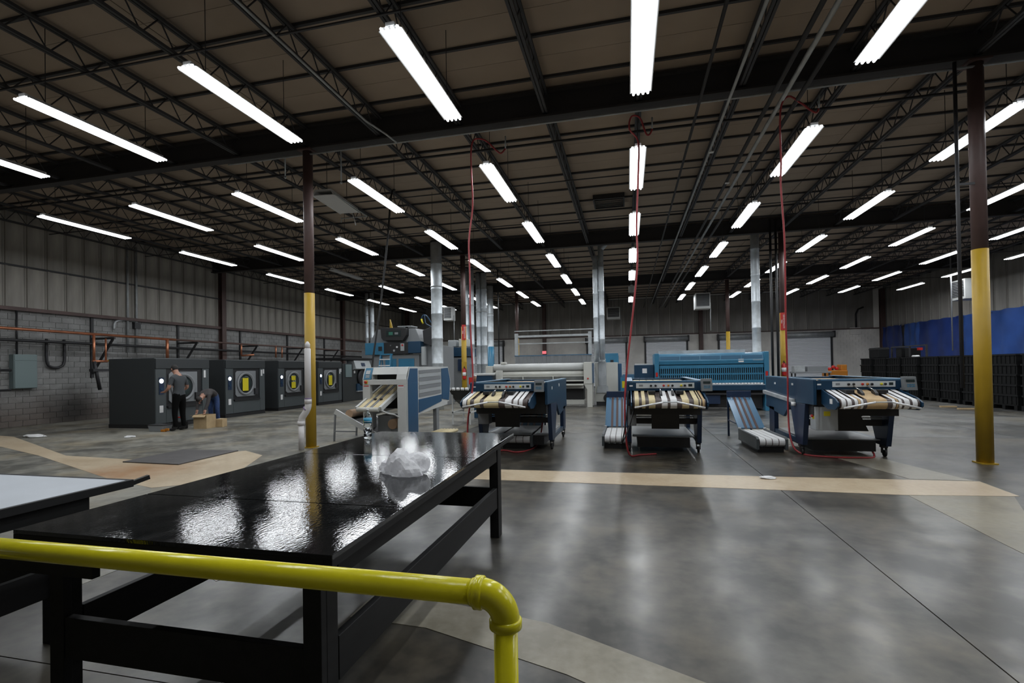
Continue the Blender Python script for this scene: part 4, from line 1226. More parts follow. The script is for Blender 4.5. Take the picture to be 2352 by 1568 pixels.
washer(-15.0, 21.55, 2.05, 'charcoal washer with one yellow notice, right of the yellow column', 2, 1)
t = thing('tilting_washer', 'smaller dark washer with slanted pale hood at the end of the row', 'washer', (-15.1, 24.9, 0))
box('body', M['charcoal'], t, -1.6, -.02, -1.0, 1.75, 0, 2.1, bevel=.02)
MB().prism([(-.02, 1.75), (.22, 1.80), (.05, 2.28), (-.4, 2.30), (-.4, 1.75)], 'y', 0, 1.72).build('hood', M['control_grey'], t, .01)
MB().prism([(.175, 1.95), (.185, 1.95), (.125, 2.14), (.113, 2.14)], 'y', .65, 1.05).build('display', M['navy'], t)
MB().lathe([(.42, -.02), (.52, .02), (.46, .10), (.34, .10)], (0, .95, 1.30), 24, 'x').build('door_ring', M['dark_steel'], t)
MB().lathe([(0, .06), (.36, .05), (.36, .02)], (0, .95, 1.30), 20, 'x').build('door_glass', M['screen'], t)
box('blue_panel', M['blue'], t, -.02, .05, .35, 1.6, .55, .95)
box('silver_lip', M['galv_dull'], t, -.02, .07, .35, 1.6, .49, .55)
box('side_panel', M['ebox'], t, -.02, .02, -.75, -.15, 1.35, 2.05)
box('sticker', M['sticker'], t, -.02, .0, .1, .25, 1.55, 1.7)
box('top_frame', M['black'], t, -1.6, .1, -1.2, 2.0, 2.31, 2.42)

# ================================================================== pipes on the left wall
run('copper_pipe', 'bright copper pipe running along the left wall above the washers', 'pipe', [(-19.0, 5.0, 3.30), (-19.0, 8, 3.25), (-19.0, 17.3, 3.16)], .05, 'copper')
run('steam_pipe', 'brown pipe continuing the copper line above the washers', 'pipe', [(-19.0, 17.25, 3.16), (-19.0, 33, 3.08)], .045, 'brown_pipe')
run('steam_pipe', 'dark pipe on the left wall just under the copper pipe', 'pipe', [(XL+.31, 5.0, 2.95), (XL+.31, 34, 2.72)], .05, 'dark_steel')
run('steam_pipe', 'lower dark pipe on the left wall behind the grey electric box', 'pipe', [(XL+.30, 5, 1.95), (XL+.30, 11.9, 1.9)], .045, 'dark_steel')
run('steam_pipe', 'lowest dark pipe on the left wall near the floor stain', 'pipe', [(XL+.29, 5, 1.27), (XL+.29, 11.9, 1.25)], .035, 'dark_steel')
t = thing('copper_drop', 'copper drop with paired risers and yellow valve beside the nearest washer', 'pipe', (-19.0, 13.96, 0))
MB().tube([(0, 0, 3.16), (0, 0, 2.2)], .045, 10).build('riser', M['copper'], t)
MB().tube([(0, .42, 3.05), (0, .42, 2.2)], .03, 10).build('riser', M['copper'], t)
MB().tube([(0, -.05, 2.2), (0, .47, 2.2)], .045, 10).build('crosspiece', M['copper'], t)
MB().tube([(0, .0, 2.2), (0, .2, 1.15)], .06, 10).build('strainer', M['dark_steel'], t)
box('valve_lever', M['sticker_yellow'], t, -.03, .03, .5, .95, 2.2, 2.26)
box('valve_body', M['dark_steel'], t, -.1, .1, -.1, .5, 1.82, 1.92)
for k, (y, z0, lab) in enumerate(((16.9, 2.35, 'wide copper drop behind the first washer'), (21.0, 2.55, 'bent copper fitting above the second washer'), (23.5, 2.5, 'short copper drop above the third washer'))):
    t = thing('copper_drop', lab, 'pipe', (-19.0, y, 0))
    MB().tube([(0, 0, 3.17), (0, 0, z0)], .06 if k == 0 else .04, 10).build('riser', M['copper'], t)
    if k == 1: MB().tube([(0, 0, z0), (.5, .3, z0+.04)], .045, 10).build('branch', M['copper'], t)
    if k == 2: MB().tube([(0, .5, 3.1), (0, .5, z0)], .035, 10).build('riser', M['copper'], t)
bn = ['first', 'second', 'third', 'fourth', 'fifth', 'sixth']
for k, y in enumerate((10.9, 14.6, 18.3, 22.0, 25.7, 29.4)):
    t = thing('pipe_bracket', 'dark triangular pipe bracket on the left wall, %s from the camera' % bn[k], 'bracket', (XL, y, 0), 0, 'pipe brackets on the left wall')
    MB().bar((.02, 0, 3.08), (1.15, 0, 3.08), .06, .08).build('arm', M['dark_steel'], t)
    MB().bar((.05, 0, 1.75), (1.05, .0, 3.04), .06, .07).build('strut', M['dark_steel'], t)
    MB().box(0, .06, -.05, .05, 1.6, 3.9).build('upright', M['dark_steel'], t)
tag(MB().tube(smooth_pts([(XL+.1, 13.05, 3.0), (XL+.1, 13.05, 2.2), (XL+.1, 13.2, 2.0), (XL+.1, 13.45, 2.0), (XL+.1, 13.6, 2.2), (XL+.1, 13.6, 3.0)]), .045, 8).build('pipe_loop', M['dark_steel']), 'dark U-shaped pipe loop on the left wall beside the electric box', 'pipe')
t = thing('electric_box', 'grey-green electrical box on the left block wall', 'cabinet', (XL, 12.02, 1.28))
box('body', M['ebox'], t, 0, .22, 0, .67, 0, 1.15, bevel=.015)
box('door', M['ebox'], t, .222, .24, .02, .65, .02, .93, bevel=.006)
box('top_cover', M['ebox'], t, .222, .235, .02, .65, .95, 1.13)
MB().tube([(.12, .15, 1.15), (.12, .15, 2.62)], .03, 8).build('conduit', M['dark_steel'], t)
t = thing('junction_box', 'small dark box with arched conduit under the brown wall rail', 'cabinet', (XL, 16.3, 3.5))
box('body', M['dark_steel'], t, 0, .15, -.1, .15, .1, .35)
MB().tube(smooth_pts([(.08, -.9, 0), (.08, -.85, .3), (.08, -.5, .42), (.08, .0, .4)]), .04, 8).build('conduit', M['galv_dull'], t)

# ================================================================== unit heaters
def heater(label, loc, rz, w_, h_, d_, fl=True):
    t = thing('unit_heater', label, 'heater', loc, rz, 'unit heaters hung from the roof')
    box('case', M['white'], t, -w_/2, w_/2, 0, d_, 0, h_, bevel=.02)
    box('grille_back', M['dark_steel'], t, -w_*.42, w_*.42, -.012, -.001, h_*.16, h_*.92)
    l0 = None
    for k in range(9):
        if l0 is None: l0 = MB().bar((-w_*.42, 0, 0), (w_*.42, 0, 0), .03, .012).build('louvre', M['control_grey'], t)
        o = l0 if k == 0 else again(l0, t, (0, 0, 0))
        o.location = (0, -.025, h_*.2+k*h_*.08); o.rotation_euler = (.5, 0, 0)
    for x in (-w_*.4, w_*.4):
        MB().tube([(x, d_/2, h_), (x, d_/2, 7.25-loc[2])], .012, 6).build('hanger_rod', M['dark_steel'], t)
    if fl: MB().tube([(w_*.55, d_/2, h_*.4), (w_*.55, d_/2, -1.3)], .025, 8).build('gas_pipe', M['galv_dull'], t)
    return t
heater('white unit heater hanging left of the central hose, front of far wall', (-.98, 38, 5.3), 0, 1.0, .9, .8)
heater('white louvred unit heater hanging above the blue ironer', (4.43, 31, 5.05), 0, .85, .95, .8)
heater('white unit heater hanging against the right wall near the tarp', (16.2, 29.1, 4.75), -math.pi/2, 1.1, 1.0, .9, False)
heater('grey unit heater hanging between the large duct and the duct cluster', (-11.2, 29.7, 4.83), 0, .56, .88, .7)
t = thing('hanging_reflector', 'pale hanging reflector panel tilted beside the left column top', 'heater', (-7.45, 11.0, 6.16), .10)
MB().prism([(-.30, .0), (-.22, .16), (.22, .16), (.30, .0), (.27, .0), (.2, .13), (-.2, .13), (-.27, .0)], 'y', 0, 1.5).build('trough', M['lamp_body'], t)
box('panel', M['lamp_body'], t, -.27, .27, .02, 1.48, .012, .03)
MB().tube([(.33, -.05, .0), (.33, 1.9, .03)], .018, 8).build('pipe', M['galv_dull'], t)
MB().tube([(.33, 1.9, .03), (-.42, 1.8, -.02), (-.42, 1.8, -.14)], .018, 8).build('pipe', M['galv_dull'], t)
MB().tube([(0, 1.6, .1), (.02, 1.75, -.12), (.03, 1.78, -.25)], .015, 8).build('nozzle', M['chrome'], t)
for y in (.2, 1.3):
    MB().tube([(0, y, .16), (0, y, 7.25-6.16)], .008, 6).build('hanger', M['dark_steel'], t)
for k, (x, y, z) in enumerate(((-7.85, 10.1, 6.35), (-6.55, 10.4, 6.2))):
    tag(MB().tube([(x, y, 7.25), (x, y, z)], .016, 8).lathe([(.02, 0), (.035, -.03), (.01, -.06)], (x, y, z), 8).build('sprinkler_drop', M['galv']), 'small sprinkler drop hanging just %s of the left column' % ('left' if k == 0 else 'right'), 'sprinkler', 'sprinkler drops')

# ================================================================== signs, extinguishers, exit light
def text(s, size, m, parent, loc, rot, name='lettering'):
    c = bpy.data.curves.new(name, 'FONT')
    c.body, c.size, c.align_x, c.align_y = s, size, 'CENTER', 'CENTER'
    c.extrude = .002
    o = bpy.data.objects.new('tmp', c)
    COL.objects.link(o)
    me = bpy.data.meshes.new_from_object(o.evaluated_get(bpy.context.evaluated_depsgraph_get()))
    bpy.data.objects.remove(o)
    me.materials.clear(); me.materials.append(m)
    q = bpy.data.objects.new(name, me)
    COL.objects.link(q)
    q.parent, q.location, q.rotation_euler = parent, loc, rot
    return q
for x, y, lab, a in ((-6.92, 20.3, 'left', -.16), (5.72, 20.3, 'right', -.02)):
    ux, uy = -x/math.hypot(x, y), -y/math.hypot(x, y)
    rz = math.atan2(ux, -uy)
    t = thing('column_sign', 'tall red sign with white lettering on the far %s column' % lab, 'sign', (x+ux*.125, y+uy*.125, 2.95), rz)
    box('board', M['red'], t, -.085, .085, -.012, 0, 0, .66)
    text('FIRE\nEXTINGUISHER', .075, M['sticker'], t, (0, -.014, .33), (math.pi/2, -math.pi/2, 0))
    t = thing('fire_extinguisher', 'red fire extinguisher on the far %s column' % lab, 'extinguisher', (x+ux*.2, y+uy*.2, 1.25), rz)
    MB().lathe([(.07, 0), (.08, .03), (.08, .42), (.03, .50)], n=16).build('cylinder', M['red'], t)
    MB().lathe([(.082, .15), (.082, .3)], n=16).build('paper_band', M['sticker'], t)
    MB().box(-.02, .02, -.10, .03, .50, .56).build('handle', M['black'], t)
    MB().tube(smooth_pts([(0, -.05, .52), (.08, -.08, .4), (.09, -.06, .15)]), .012, 6).build('hose', M['rubber'], t)
    MB().box(-.11, .11, .08, .10, -.05, .75).build('yellow_board', M['yellow'], t)
t = thing('exit_sign', 'small glowing red sign on the far brown post behind the gantry', 'sign', (-6.87, 41.18, 2.86))
box('case', M['exit'], t, -.17, .17, -.03, .0, .0, .24)
box('mount', M['dark_steel'], t, -.05, .05, .0, .02, .05, .2)

# ================================================================== right-hand side: tarps, crates, odds and ends
TP = [(41.2, 38.55, 'tarp', 'dark blue tarp panel in the far corner of the right wall'), (38.5, 36.6, 'tarp2', 'narrow lighter blue tarp panel near the far corner'),
      (36.55, 32.6, 'tarp', 'wide dark blue tarp panel left of the right-hand column'), (32.5, 30.4, 'tarp2', 'blue tarp panel half hidden by the right-hand column'),
      (30.3, 26.5, 'tarp2', 'bright blue tarp panel just right of the yellow column'), (26.4, 22.0, 'tarp2', 'bright blue tarp panel at the right picture edge')]
for y1, y0, m, lab in TP:
    mb = MB()
    nu, nv = 14, 8
    vs, fs = [], []
    for side in (0, 1):
        for i in range(nu+1):
            for k in range(nv+1):
                y = y0+(y1-y0)*i/nu
                z = 2.0+(2.26)*k/nv
                sag = .05*math.sin(math.pi*i/nu*3)*(k/nv) if k == nv else 0
                x = XR-.20-.05*math.sin(i*1.3+y0)-.035*math.sin(k*1.1+i*.7)-side*.006
                vs.append((x, y, z-abs(sag)))
    N = (nu+1)*(nv+1)
    for i in range(nu):
        for k in range(nv):
            a = i*(nv+1)+k
            q = (a, a+nv+1, a+nv+2, a+1)
            fs.append(q[::-1]); fs.append(tuple(N+v for v in q))
    mb.add(vs, fs, True)
    o = tag(mb.build('blue_tarp', M[m]), lab, 'tarp', 'blue tarps on the right wall')
    for y in (y0+.15, y1-.15):
        box('tie_cord', M['dark_steel'], o, XR-.30, XR-.0, y-.012, y+.012, 4.12, 4.14)
def make_crate():
    t = thing('storage_crate', 'x', 'crate', (0, 0, 0), 0, 'black crates stacked along the right wall')
    mb = MB()
    mb.box(.03, 1.09, .03, 1.19, .0, .335)
    mb.build('tub', M['crate'], t)
    MB().box(0, 1.12, 0, .03, .29, .345).box(0, 1.12, 1.19, 1.22, .29, .345).box(0, .03, .03, 1.19, .29, .345).box(1.09, 1.12, .03, 1.19, .29, .345).build('rim', M['crate_rim'], t)
    rb_ = MB().box(.012, .03, .1, .13, .02, .29).build('rib', M['crate'], t)
    for k in range(1, 6): again(rb_, t, (0, k*.2, 0))
    return t
crate = make_crate()
ck = proto_list(crate)
pal = thing('pallet', 'x', 'pallet', (0, 0, 0), 0, 'dark pallets under the crates')
MB().box(0, 1.12, 0, 1.22, .14, .17).build('deck', M['crate'], pal)
ft = MB().box(0, 1.12, 0, .14, 0, .14).build('foot', M['crate'], pal)
for y in (.54, 1.08): again(ft, pal, (0, y, 0))
pk = proto_list(pal)
lv = ['bottom', 'second', 'middle', 'fourth', 'top']
sn = ['first', 'second', 'third', 'fourth', 'fifth', 'sixth', 'seventh', 'eighth', 'ninth', 'tenth']
yy = [18.42+1.42*k for k in range(9)]
firstc = firstp = True
for k, y in enumerate(yy):
    loc = (12.6+random.uniform(-.05, .05), y, 0)
    lab = 'dark pallet under the %s crate stack from the camera' % sn[k]
    if firstp: o = pal; o.location = loc; o['label'] = lab; firstp = False
    else: dup(pal, pk, loc, 0, lab)
    for l in range(5):
        lc = (loc[0]+random.uniform(-.02, .02), y, .172+l*.347)
        lab = 'black crate, %s level of the %s stack from the camera' % (lv[l], sn[k])
        if firstc: crate.location = lc; crate['label'] = lab; firstc = False
        else: dup(crate, ck, lc, 0, lab)
t = thing('monitor_case', 'black box standing on top of the farthest crate stacks', 'box', (12.75, 29.3, 1.91))
box('case', M['crate'], t, 0, .5, 0, 1.05, 0, .55, bevel=.03)
box('lip', M['rubber'], t, -.01, .51, -.01, 1.06, .45, .50)
t = thing('metal_frame', 'dark metal frame with odd parts lying on the crate stacks before the tarp', 'frame', (12.7, 25.0, 1.91))
for y in (0, 1.3, 2.9):
    box('post', M['dark_steel'], t, 0, .06, y, y+.06, 0, .48)
box('rail', M['dark_steel'], t, 0, .06, 0, 2.96, .48, .53)
box('parts_box', M['crate'], t, .1, .5, 1.4, 1.9, 0, .42, bevel=.02)
box('parts_box', M['crate'], t, .1, .5, 2.2, 2.7, 0, .46, bevel=.02)
box('red_part', M['red'], t, .2, .35, .95, 1.1, .3, .42)
MB().lathe([(.09, 0), (.1, .03), (.06, .08)], (.2, 1.35, 0), 10).build('white_part', M['sticker'], t)
MB().lathe([(.09, 0), (.1, .03), (.06, .08)], (.2, 1.08, 0), 10).build('white_part', M['sticker'], t)
t = thing('orange_machine', 'orange machine with red top standing by the far crates', 'machine', (11.5, 32.6, 0))
box('body', M['orange'], t, 0, 1.1, 0, .8, .0, 1.25, bevel=.03)
box('back', M['orange'], t, .8, 1.1, .1, .8, 1.25, 1.58, bevel=.03)
for x, z in ((.25, 1.33), (.45, 1.45), (.62, 1.36)):
    MB().lathe([(.06, -.12), (.1, -.05), (.1, .05), (.06, .12)], (x, .3, z), 10, 'y').build('red_motor', M['red'], t)
t = thing('cutting_table', 'grey metal bench with boxes behind the right blue folder', 'bench', (9.4, 31.5, 0))
box('top', M['grey'], t, 0, 1.95, 0, .8, 1.12, 1.22, bevel=.01)
box('grey_box', M['galv_dull'], t, .05, .62, .1, .6, 1.22, 1.55, bevel=.01)
box('grey_box', M['grey'], t, .75, 1.8, .1, .6, 1.22, 1.52, bevel=.01)
for x in (.05, 1.82):
    for y in (.05, .68):
        box('leg', M['dark_steel'], t, x, x+.07, y, y+.07, 0, 1.12)
for y, lab in ((20.2, 'nearer'), (21.2, 'farther')):
    tag(MB().box(0, .5, 0, .12, 0, .05).build('wood_offcut', M['card'], None, .004, (11.2, y, 0)), '%s pale wood offcut on the floor before the crates' % lab, 'offcut')
# ================================================================== white plastic pipe by the left column
t = thing('drain_pipe', 'white plastic pipe with capped top standing beside the left yellow column', 'pipe', (-6.74, 9.32, 0))
MB().lathe([(.066, 1.02), (.066, 2.18), (.05, 2.2)], n=18).build('upper_pipe', M['pvc'], t)
MB().lathe([(.052, 2.2), (.052, 2.29), (.02, 2.345), (.0, 2.35)], n=18).build('cap', M['pvc'], t)
MB().lathe([(.074, 1.0), (.074, 1.12)], n=18).build('coupling', M['pvc'], t)
MB().lathe([(.0755, 1.10), (.0755, 1.125)], n=18).build('primer_ring', M['purple'], t)
MB().tube(smooth_pts([(0, 0, 1.02), (-.005, 0, .93), (-.06, 0, .82), (-.15, 0, .70), (-.175, 0, .60)]), .07, 16).build('offset_bend', M['pvc'], t)
MB().tube([(-.035, 0, .90), (-.05, 0, .88)], .078, 16).build('primer_ring', M['purple'], t)
MB().lathe([(.076, .54), (.076, .62)], (-.175, 0, 0), 18).build('coupling', M['pvc'], t)
MB().lathe([(.058, .0), (.058, .56)], (-.175, 0, 0), 18).build('lower_pipe', M['pvc'], t)

# ================================================================== long black table
BN, BF = 1.78, 5.50
def TX(y, e):            # table edges run very slightly askew
    f = (y-BN)/(BF-BN)
    return (-1.185-.105*f) if e else (-2.94-.03*f)
t = thing('work_table', 'long gloss black wooden table with low rails, foreground', 'table', (0, 0, 0))
TOP = .95
cuts = [BN, 2.47, 3.95, BF]
for a, b in zip(cuts, cuts[1:]):
    a2, b2 = a+(.004 if a > BN else 0), b-(.004 if b < BF else 0)
    MB().prism([(TX(a, 0), a2), (TX(a, 1), a2), (TX(b, 1), b2), (TX(b, 0), b2)], 'z', TOP-.02, TOP).build('top_board', M['table'], t, .0015)
for e in (0, 1):
    s = 1 if e else -1
    MB().prism([(TX(BN, e), BN), (TX(BF, e), BF), (TX(BF, e)-s*.04, BF), (TX(BN, e)-s*.04, BN)], 'z', TOP-.055, TOP-.0205).build('edge_lath', M['table_edge'], t, .002)
for y in (BN, BF-.04):
    MB().box(TX(y, 0)+.041, TX(y, 1)-.041, y, y+.04, TOP-.055, TOP-.0205).build('edge_lath', M['table_edge'], t, .002)
LX0, LX1, LY0_, LY1_ = -2.83, -1.285, 1.86, 4.80
legs = [(-2.83, 1.86), (-1.385, 1.86), (-2.87, 4.76), (-1.375, 4.76)]
for x, y in legs:
    MB().box(x, x+.09, y, y+.04, 0, TOP-.056).build('leg', M['table_edge'], t, .003)
    MB().box(x+(.052 if x > -2 else 0), x+(.09 if x > -2 else .038), y+.041, y+.125, 0, TOP-.056).build('leg', M['table_edge'], t, .003)
for z0, z1, nm in ((.30, .50, 'low_rail'), (.76, .89, 'apron')):
    box(nm, M['table_edge'], t, -2.739, -1.386, 1.865, 1.905, z0, z1, bevel=.003)
    box(nm, M['table_edge'], t, -2.779, -1.376, 4.765, 4.805, z0, z1, bevel=.003)
    for xa, xb in ((-1.334, -1.294), (-2.83, -2.79)):
        box(nm, M['table_edge'], t, xa, xb, 1.99, 4.755, z0+.001, z1+.001, bevel=.003)
box('front_cleat', M['table_edge'], t, -3.20, -2.50, 1.82, 1.859, .725, .80, bevel=.003)
# white-topped table on the left
t = thing('work_table', 'white-topped black wooden table at the left picture edge', 'table', (0, 0, 0))
box('top_board', M['table_white'], t, -5.4, -3.47, .30, 2.76, .93, .95)
box('edge_lath', M['table_edge'], t, -3.469, -3.44, .30, 2.79, .90, .952, bevel=.003)
box('edge_lath', M['table_edge'], t, -5.4, -3.47, 2.761, 2.79, .90, .952, bevel=.003)
MB().bar((-3.455, 2.79, .925), (-3.44, 2.90, .945), .03, .03).build('corner_splinter', M['table_edge'], t)
box('apron', M['table_edge'], t, -3.56, -3.52, .35, 2.55, .80, .92)
box('apron', M['table_edge'], t, -5.3, -3.561, 2.50, 2.54, .80, .92)
for x in (-5.3, -3.65):
    for y in (.5, 2.36):
        box('leg', M['table_edge'], t, x, x+.085, y, y+.085, 0, .929)
box('low_rail', M['table_edge'], t, -3.62, -3.58, .58, 2.36, .30, .48)
box('low_rail', M['table_edge'], t, -5.2, -3.66, 2.37, 2.41, .30, .48)

# ================================================================== yellow pipe railing
t = thing('pipe_railing', 'bright yellow pipe railing with elbow in front of the table', 'railing', (0, 0, 0))
RZ, RY, RR = 1.14, 1.18, .0305
EX, EZ = -.305, RZ
MB().tube([(-3.0, RY, RZ), (EX-.075, RY, RZ)], RR, 28).build('rail', M['rail_yellow'], t)
MB().tube([(EX-.088, RY, RZ), (EX-.08, RY, RZ), (EX-.076, RY, RZ)], [RR+.002, RR+.0045, RR+.002], 28).build('weld_ring', M['rail_yellow'], t)
el = []
R_ = .062
for k in range(13):
    g = math.pi/2*k/12
    el.append((EX-R_+R_*math.sin(g), RY, RZ-R_+R_*math.cos(g)))
MB().tube([(EX-R_-.012, RY, RZ)]+el+[(EX, RY, RZ-R_-.012)], .0355, 28).build('elbow', M['rail_yellow'], t)
MB().tube([(EX-R_-.016, RY, RZ), (EX-R_-.014, RY, RZ), (EX-R_+.004, RY, RZ), (EX-R_+.008, RY, RZ)], [.037, .0405, .0405, .036], 28).build('elbow_collar', M['rail_yellow'], t)
MB().tube([(EX, RY, RZ-R_+.006), (EX, RY, RZ-R_+.002), (EX, RY, RZ-R_-.016), (EX, RY, RZ-R_-.02)], [.036, .0405, .0405, .035], 28).build('elbow_collar', M['rail_yellow'], t)
MB().tube([(EX, RY, RZ-R_), (EX, RY, .012)], .0295, 28).build('post', M['rail_yellow'], t)
MB().lathe([(.07, 0), (.07, .012)], (EX, RY, 0), 20).build('floor_flange', M['rail_yellow'], t)
MB().tube([(-2.9, RY, RZ-.02), (-2.9, RY, .0)], .0295, 20).build('post', M['rail_yellow'], t)

# ================================================================== things on the table
BX, BY = -2.80, 4.90
t = thing('water_bottle', 'clear plastic water bottle with blue label on the black table', 'bottle', (BX, BY, TOP+.0015))
prof = [(.0, .004), (.030, .0), (.040, .006), (.0435, .02), (.0435, .05), (.040, .06), (.0435, .07), (.0435, .10), (.040, .112), (.0435, .124), (.0435, .15), (.041, .16), (.043, .17), (.0435, .225), (.041, .24), (.030, .27), (.017, .293), (.0135, .30), (.0135, .318)]
MB().lathe(prof+[(.012, .318), (.012, .30), (.0155, .293), (.0285, .27), (.0395, .24), (.042, .225), (.042, .02), (.0, .012)], n=28).build('bottle', M['bottle'], t)
lb = MB().lathe([(.0445, .172), (.0445, .226)], n=28).build('label', M['label_blue'], t)
MB().lathe([(.0449, .186), (.0449, .192)], n=28).build('label_stripe', M['sticker'], lb)
mb = MB()
for k in range(6):
    g0, g1 = math.radians(185+k*9), math.radians(194+k*9)
    mb.add([(.0452*math.cos(g0), .0452*math.sin(g0), .176), (.0452*math.cos(g1), .0452*math.sin(g1), .176), (.0452*math.cos(g1), .0452*math.sin(g1), .205), (.0452*math.cos(g0), .0452*math.sin(g0), .205)], [(0, 1, 2, 3)])
mb.build('label_patch', M['label_green'], lb)
MB().lathe([(.0, .322), (.0145, .322), (.0155, .318), (.0155, .303), (.0135, .303)], n=20).build('cap', M['sticker'], t)

# crumpled white plastic bag
def crumple(r, sq, seed, sub=4, rough=1.):
    """film ball pressed on what it lies on: lumps, folds and small flat facets"""
    rnd = random.Random(seed)
    off = Vector((seed*3.1, seed*1.7, seed*.9))
    bm = bmesh.new()
    bmesh.ops.create_icosphere(bm, subdivisions=sub, radius=1)
    for v in bm.verts:
        d = v.co.normalized()
        h = 1+.34*mnoise.noise(d*1.3+off)-rough*.22*(abs(mnoise.noise(d*2.2+off))-.2)-rough*.09*(abs(mnoise.noise(d*4.5+off))-.2)
        h += rnd.uniform(-.012, .012)*rough
        p = d*h
        z = p.z*sq[2]*r if p.z > 0 else p.z*r*.15
        v.co = Vector((p.x*r*sq[0], p.y*r*sq[1], max(0.0, z+.012)))
    vs = [v.co.copy() for v in bm.verts]
    fs = [[v.index for v in f.verts] for f in bm.faces]
    bm.free()
    return vs, fs
t = thing('plastic_bag', 'crumpled white plastic bag lying on the black table', 'bag', (-1.60, 3.27, TOP+.001), -.25)
vs, fs = crumple(.160, (1.0, .82, 1.0), 5)
MB().add([v+Vector((.03, 0, 0)) for v in vs], fs).build('film', M['bag'], t)
vs, fs = crumple(.095, (.95, .85, .85), 9, 3)
MB().add([v+Vector((-.13, .03, 0)) for v in vs], fs).build('film_tail', M['bag'], t)

# ================================================================== floor plate, scraps, tools, boxes
tag(MB().prism([(-9.52, 7.50), (-8.14, 7.45), (-8.22, 8.97), (-9.61, 8.90)], 'z', .003, .022).build('floor_plate', M['plate'], None, .003), 'dark steel plate lying on the pale floor strip', 'plate')
for k, (x, y, z, lab) in enumerate(((1.99, 7.95, .004, 'white paper scrap on the pale strip before the right folder'), (-16.1, 10.27, .001, 'white plastic scrap on the floor near the left wall'), (-13.1, 10.54, .001, 'small white scrap on the floor before the nearest washer'))):
    vs, fs = crumple((.09, .28, .13)[k], (1.2, .7, .25), 20+k, 3)
    o = MB().add(vs, fs).build('paper_scrap', M['paper'])
    o.location = (x, y, z)
    tag(o, lab, 'litter', 'white scraps on the floor')
t = thing('cardboard_box', 'open cardboard box on the floor by the stooping person', 'box', (-12.78, 12.62, 0), .15)
for a in ((-.21, .21, -.21, -.20), (-.21, .21, .20, .21), (-.21, -.20, -.199, .199), (.20, .21, -.199, .199)):
    MB().box(*a, 0, .42).build('side', M['card'], t)
box('bottom', M['card'], t, -.199, .199, -.199, .199, 0, .01)
MB().bar((-.21, 0, .42), (-.36, 0, .40), .40, .008).build('flap', M['card'], t)
MB().bar((0, -.21, .42), (0, -.30, .36), .40, .008).build('flap', M['card'], t)
t = thing('cardboard_box', 'smaller closed cardboard box right of the open box', 'box', (-12.55, 13.0, 0), .2)
box('carton', M['card'], t, -.12, .12, -.12, .12, 0, .25, bevel=.004)
box('tape', M['belt_cream'], t, -.025, .025, -.121, .121, .2505, .252)
t = thing('parts_tray', 'low grey plastic tray on the floor by the standing person', 'tray', (-13.55, 11.80, 0))
MB().prism([(-.22, 0), (.22, 0), (.28, .18), (-.28, .18)], 'y', -.16, .16).build('tray', M['grey'], t, .01)
MB().box(-.29, .29, -.17, .17, .18, .20).build('rim', M['dark_steel'], t)
tag(MB().box(-.13, .0, -.05, .05, 0, .07).box(.0, .12, -.02, .02, .03, .10).build('power_tool', M['orange'], None, .01, (-13.22, 11.68, 0)), 'orange hand tool on the floor by the standing person', 'tool')
t = thing('tool_bag', 'dark tool bag with red trim on the floor between the two people', 'bag', (-13.42, 12.35, 0))
box('bag', M['black'], t, -.22, .18, -.12, .12, 0, .24, bevel=.03)
MB().tube(smooth_pts([(-.15, 0, .24), (-.1, 0, .34), (.06, 0, .34), (.11, 0, .24)]), .018, 8).build('handle', M['red'], t)

# ================================================================== people
def figure(name, verts, edges, root, mats, pick, parent):
    """one continuous skinned body; pick(x,y,z)->material slot by nearest joint"""
    me = bpy.data.meshes.new(name)
    me.from_pydata([v[0] for v in verts], edges, [])
    o = bpy.data.objects.new(name, me)
    COL.objects.link(o)
    sk = o.modifiers.new('skin', 'SKIN')
    sk.use_smooth_shade = True
    sv = me.skin_vertices[0].data
    for i, v in enumerate(verts):
        r = v[1]
        sv[i].radius = r if isinstance(r, tuple) else (r, r)
        sv[i].use_root = (i == root)
    sub = o.modifiers.new('sub', 'SUBSURF')
    sub.levels = sub.render_levels = 2
    bpy.context.view_layer.update()
    m2 = bpy.data.meshes.new_from_object(o.evaluated_get(bpy.context.evaluated_depsgraph_get()))
    bpy.data.objects.remove(o)
    q = bpy.data.objects.new(name, m2)
    COL.objects.link(q)
    m2.materials.clear()
    for m in mats: m2.materials.append(M[m])
    segs = [(Vector(verts[a][0]), Vector(verts[b][0]), verts[b][2]) for a, b in edges]
    for p in m2.polygons:
        c = p.center
        best, bi = 1e9, 0
        for a, b, s in segs:
            ab = b-a
            f = max(0, min(1, (c-a).dot(ab)/max(1e-9, ab.length_squared)))
            d = (c-a-ab*f).length
            if d < best: best, bi = d, s
        p.material_index = bi
        p.use_smooth = True
    q.parent = parent
    return q
def hand(V, E, wrist, fwd_, side, up_):
    """palm and five bent fingers added to the skeleton"""
    w_ = Vector(V[wrist][0])
    f, s, u = Vector(fwd_).normalized(), Vector(side).normalized(), Vector(up_).normalized()
    V.append((tuple(w_+f*.05), (.026, .038), 3)); E.append((wrist, len(V)-1)); palm = len(V)-1
    for k, (o_, ln) in enumerate(((-.030, .062), (-.010, .074), (.010, .070), (.030, .055))):
        b = w_+f*.085+s*o_
        V.append((tuple(b), .011, 3)); E.append((palm, len(V)-1))
        V.append((tuple(b+f*ln*.55-u*.008), .0095, 3)); E.append((len(V)-2, len(V)-1))
        V.append((tuple(b+f*ln*.85-u*.035), .008, 3)); E.append((len(V)-2, len(V)-1))
    b = w_+f*.03-s*.038
    V.append((tuple(b), .012, 3)); E.append((palm, len(V)-1))
    V.append((tuple(b+f*.04-s*.012-u*.012), .010, 3)); E.append((len(V)-2, len(V)-1))
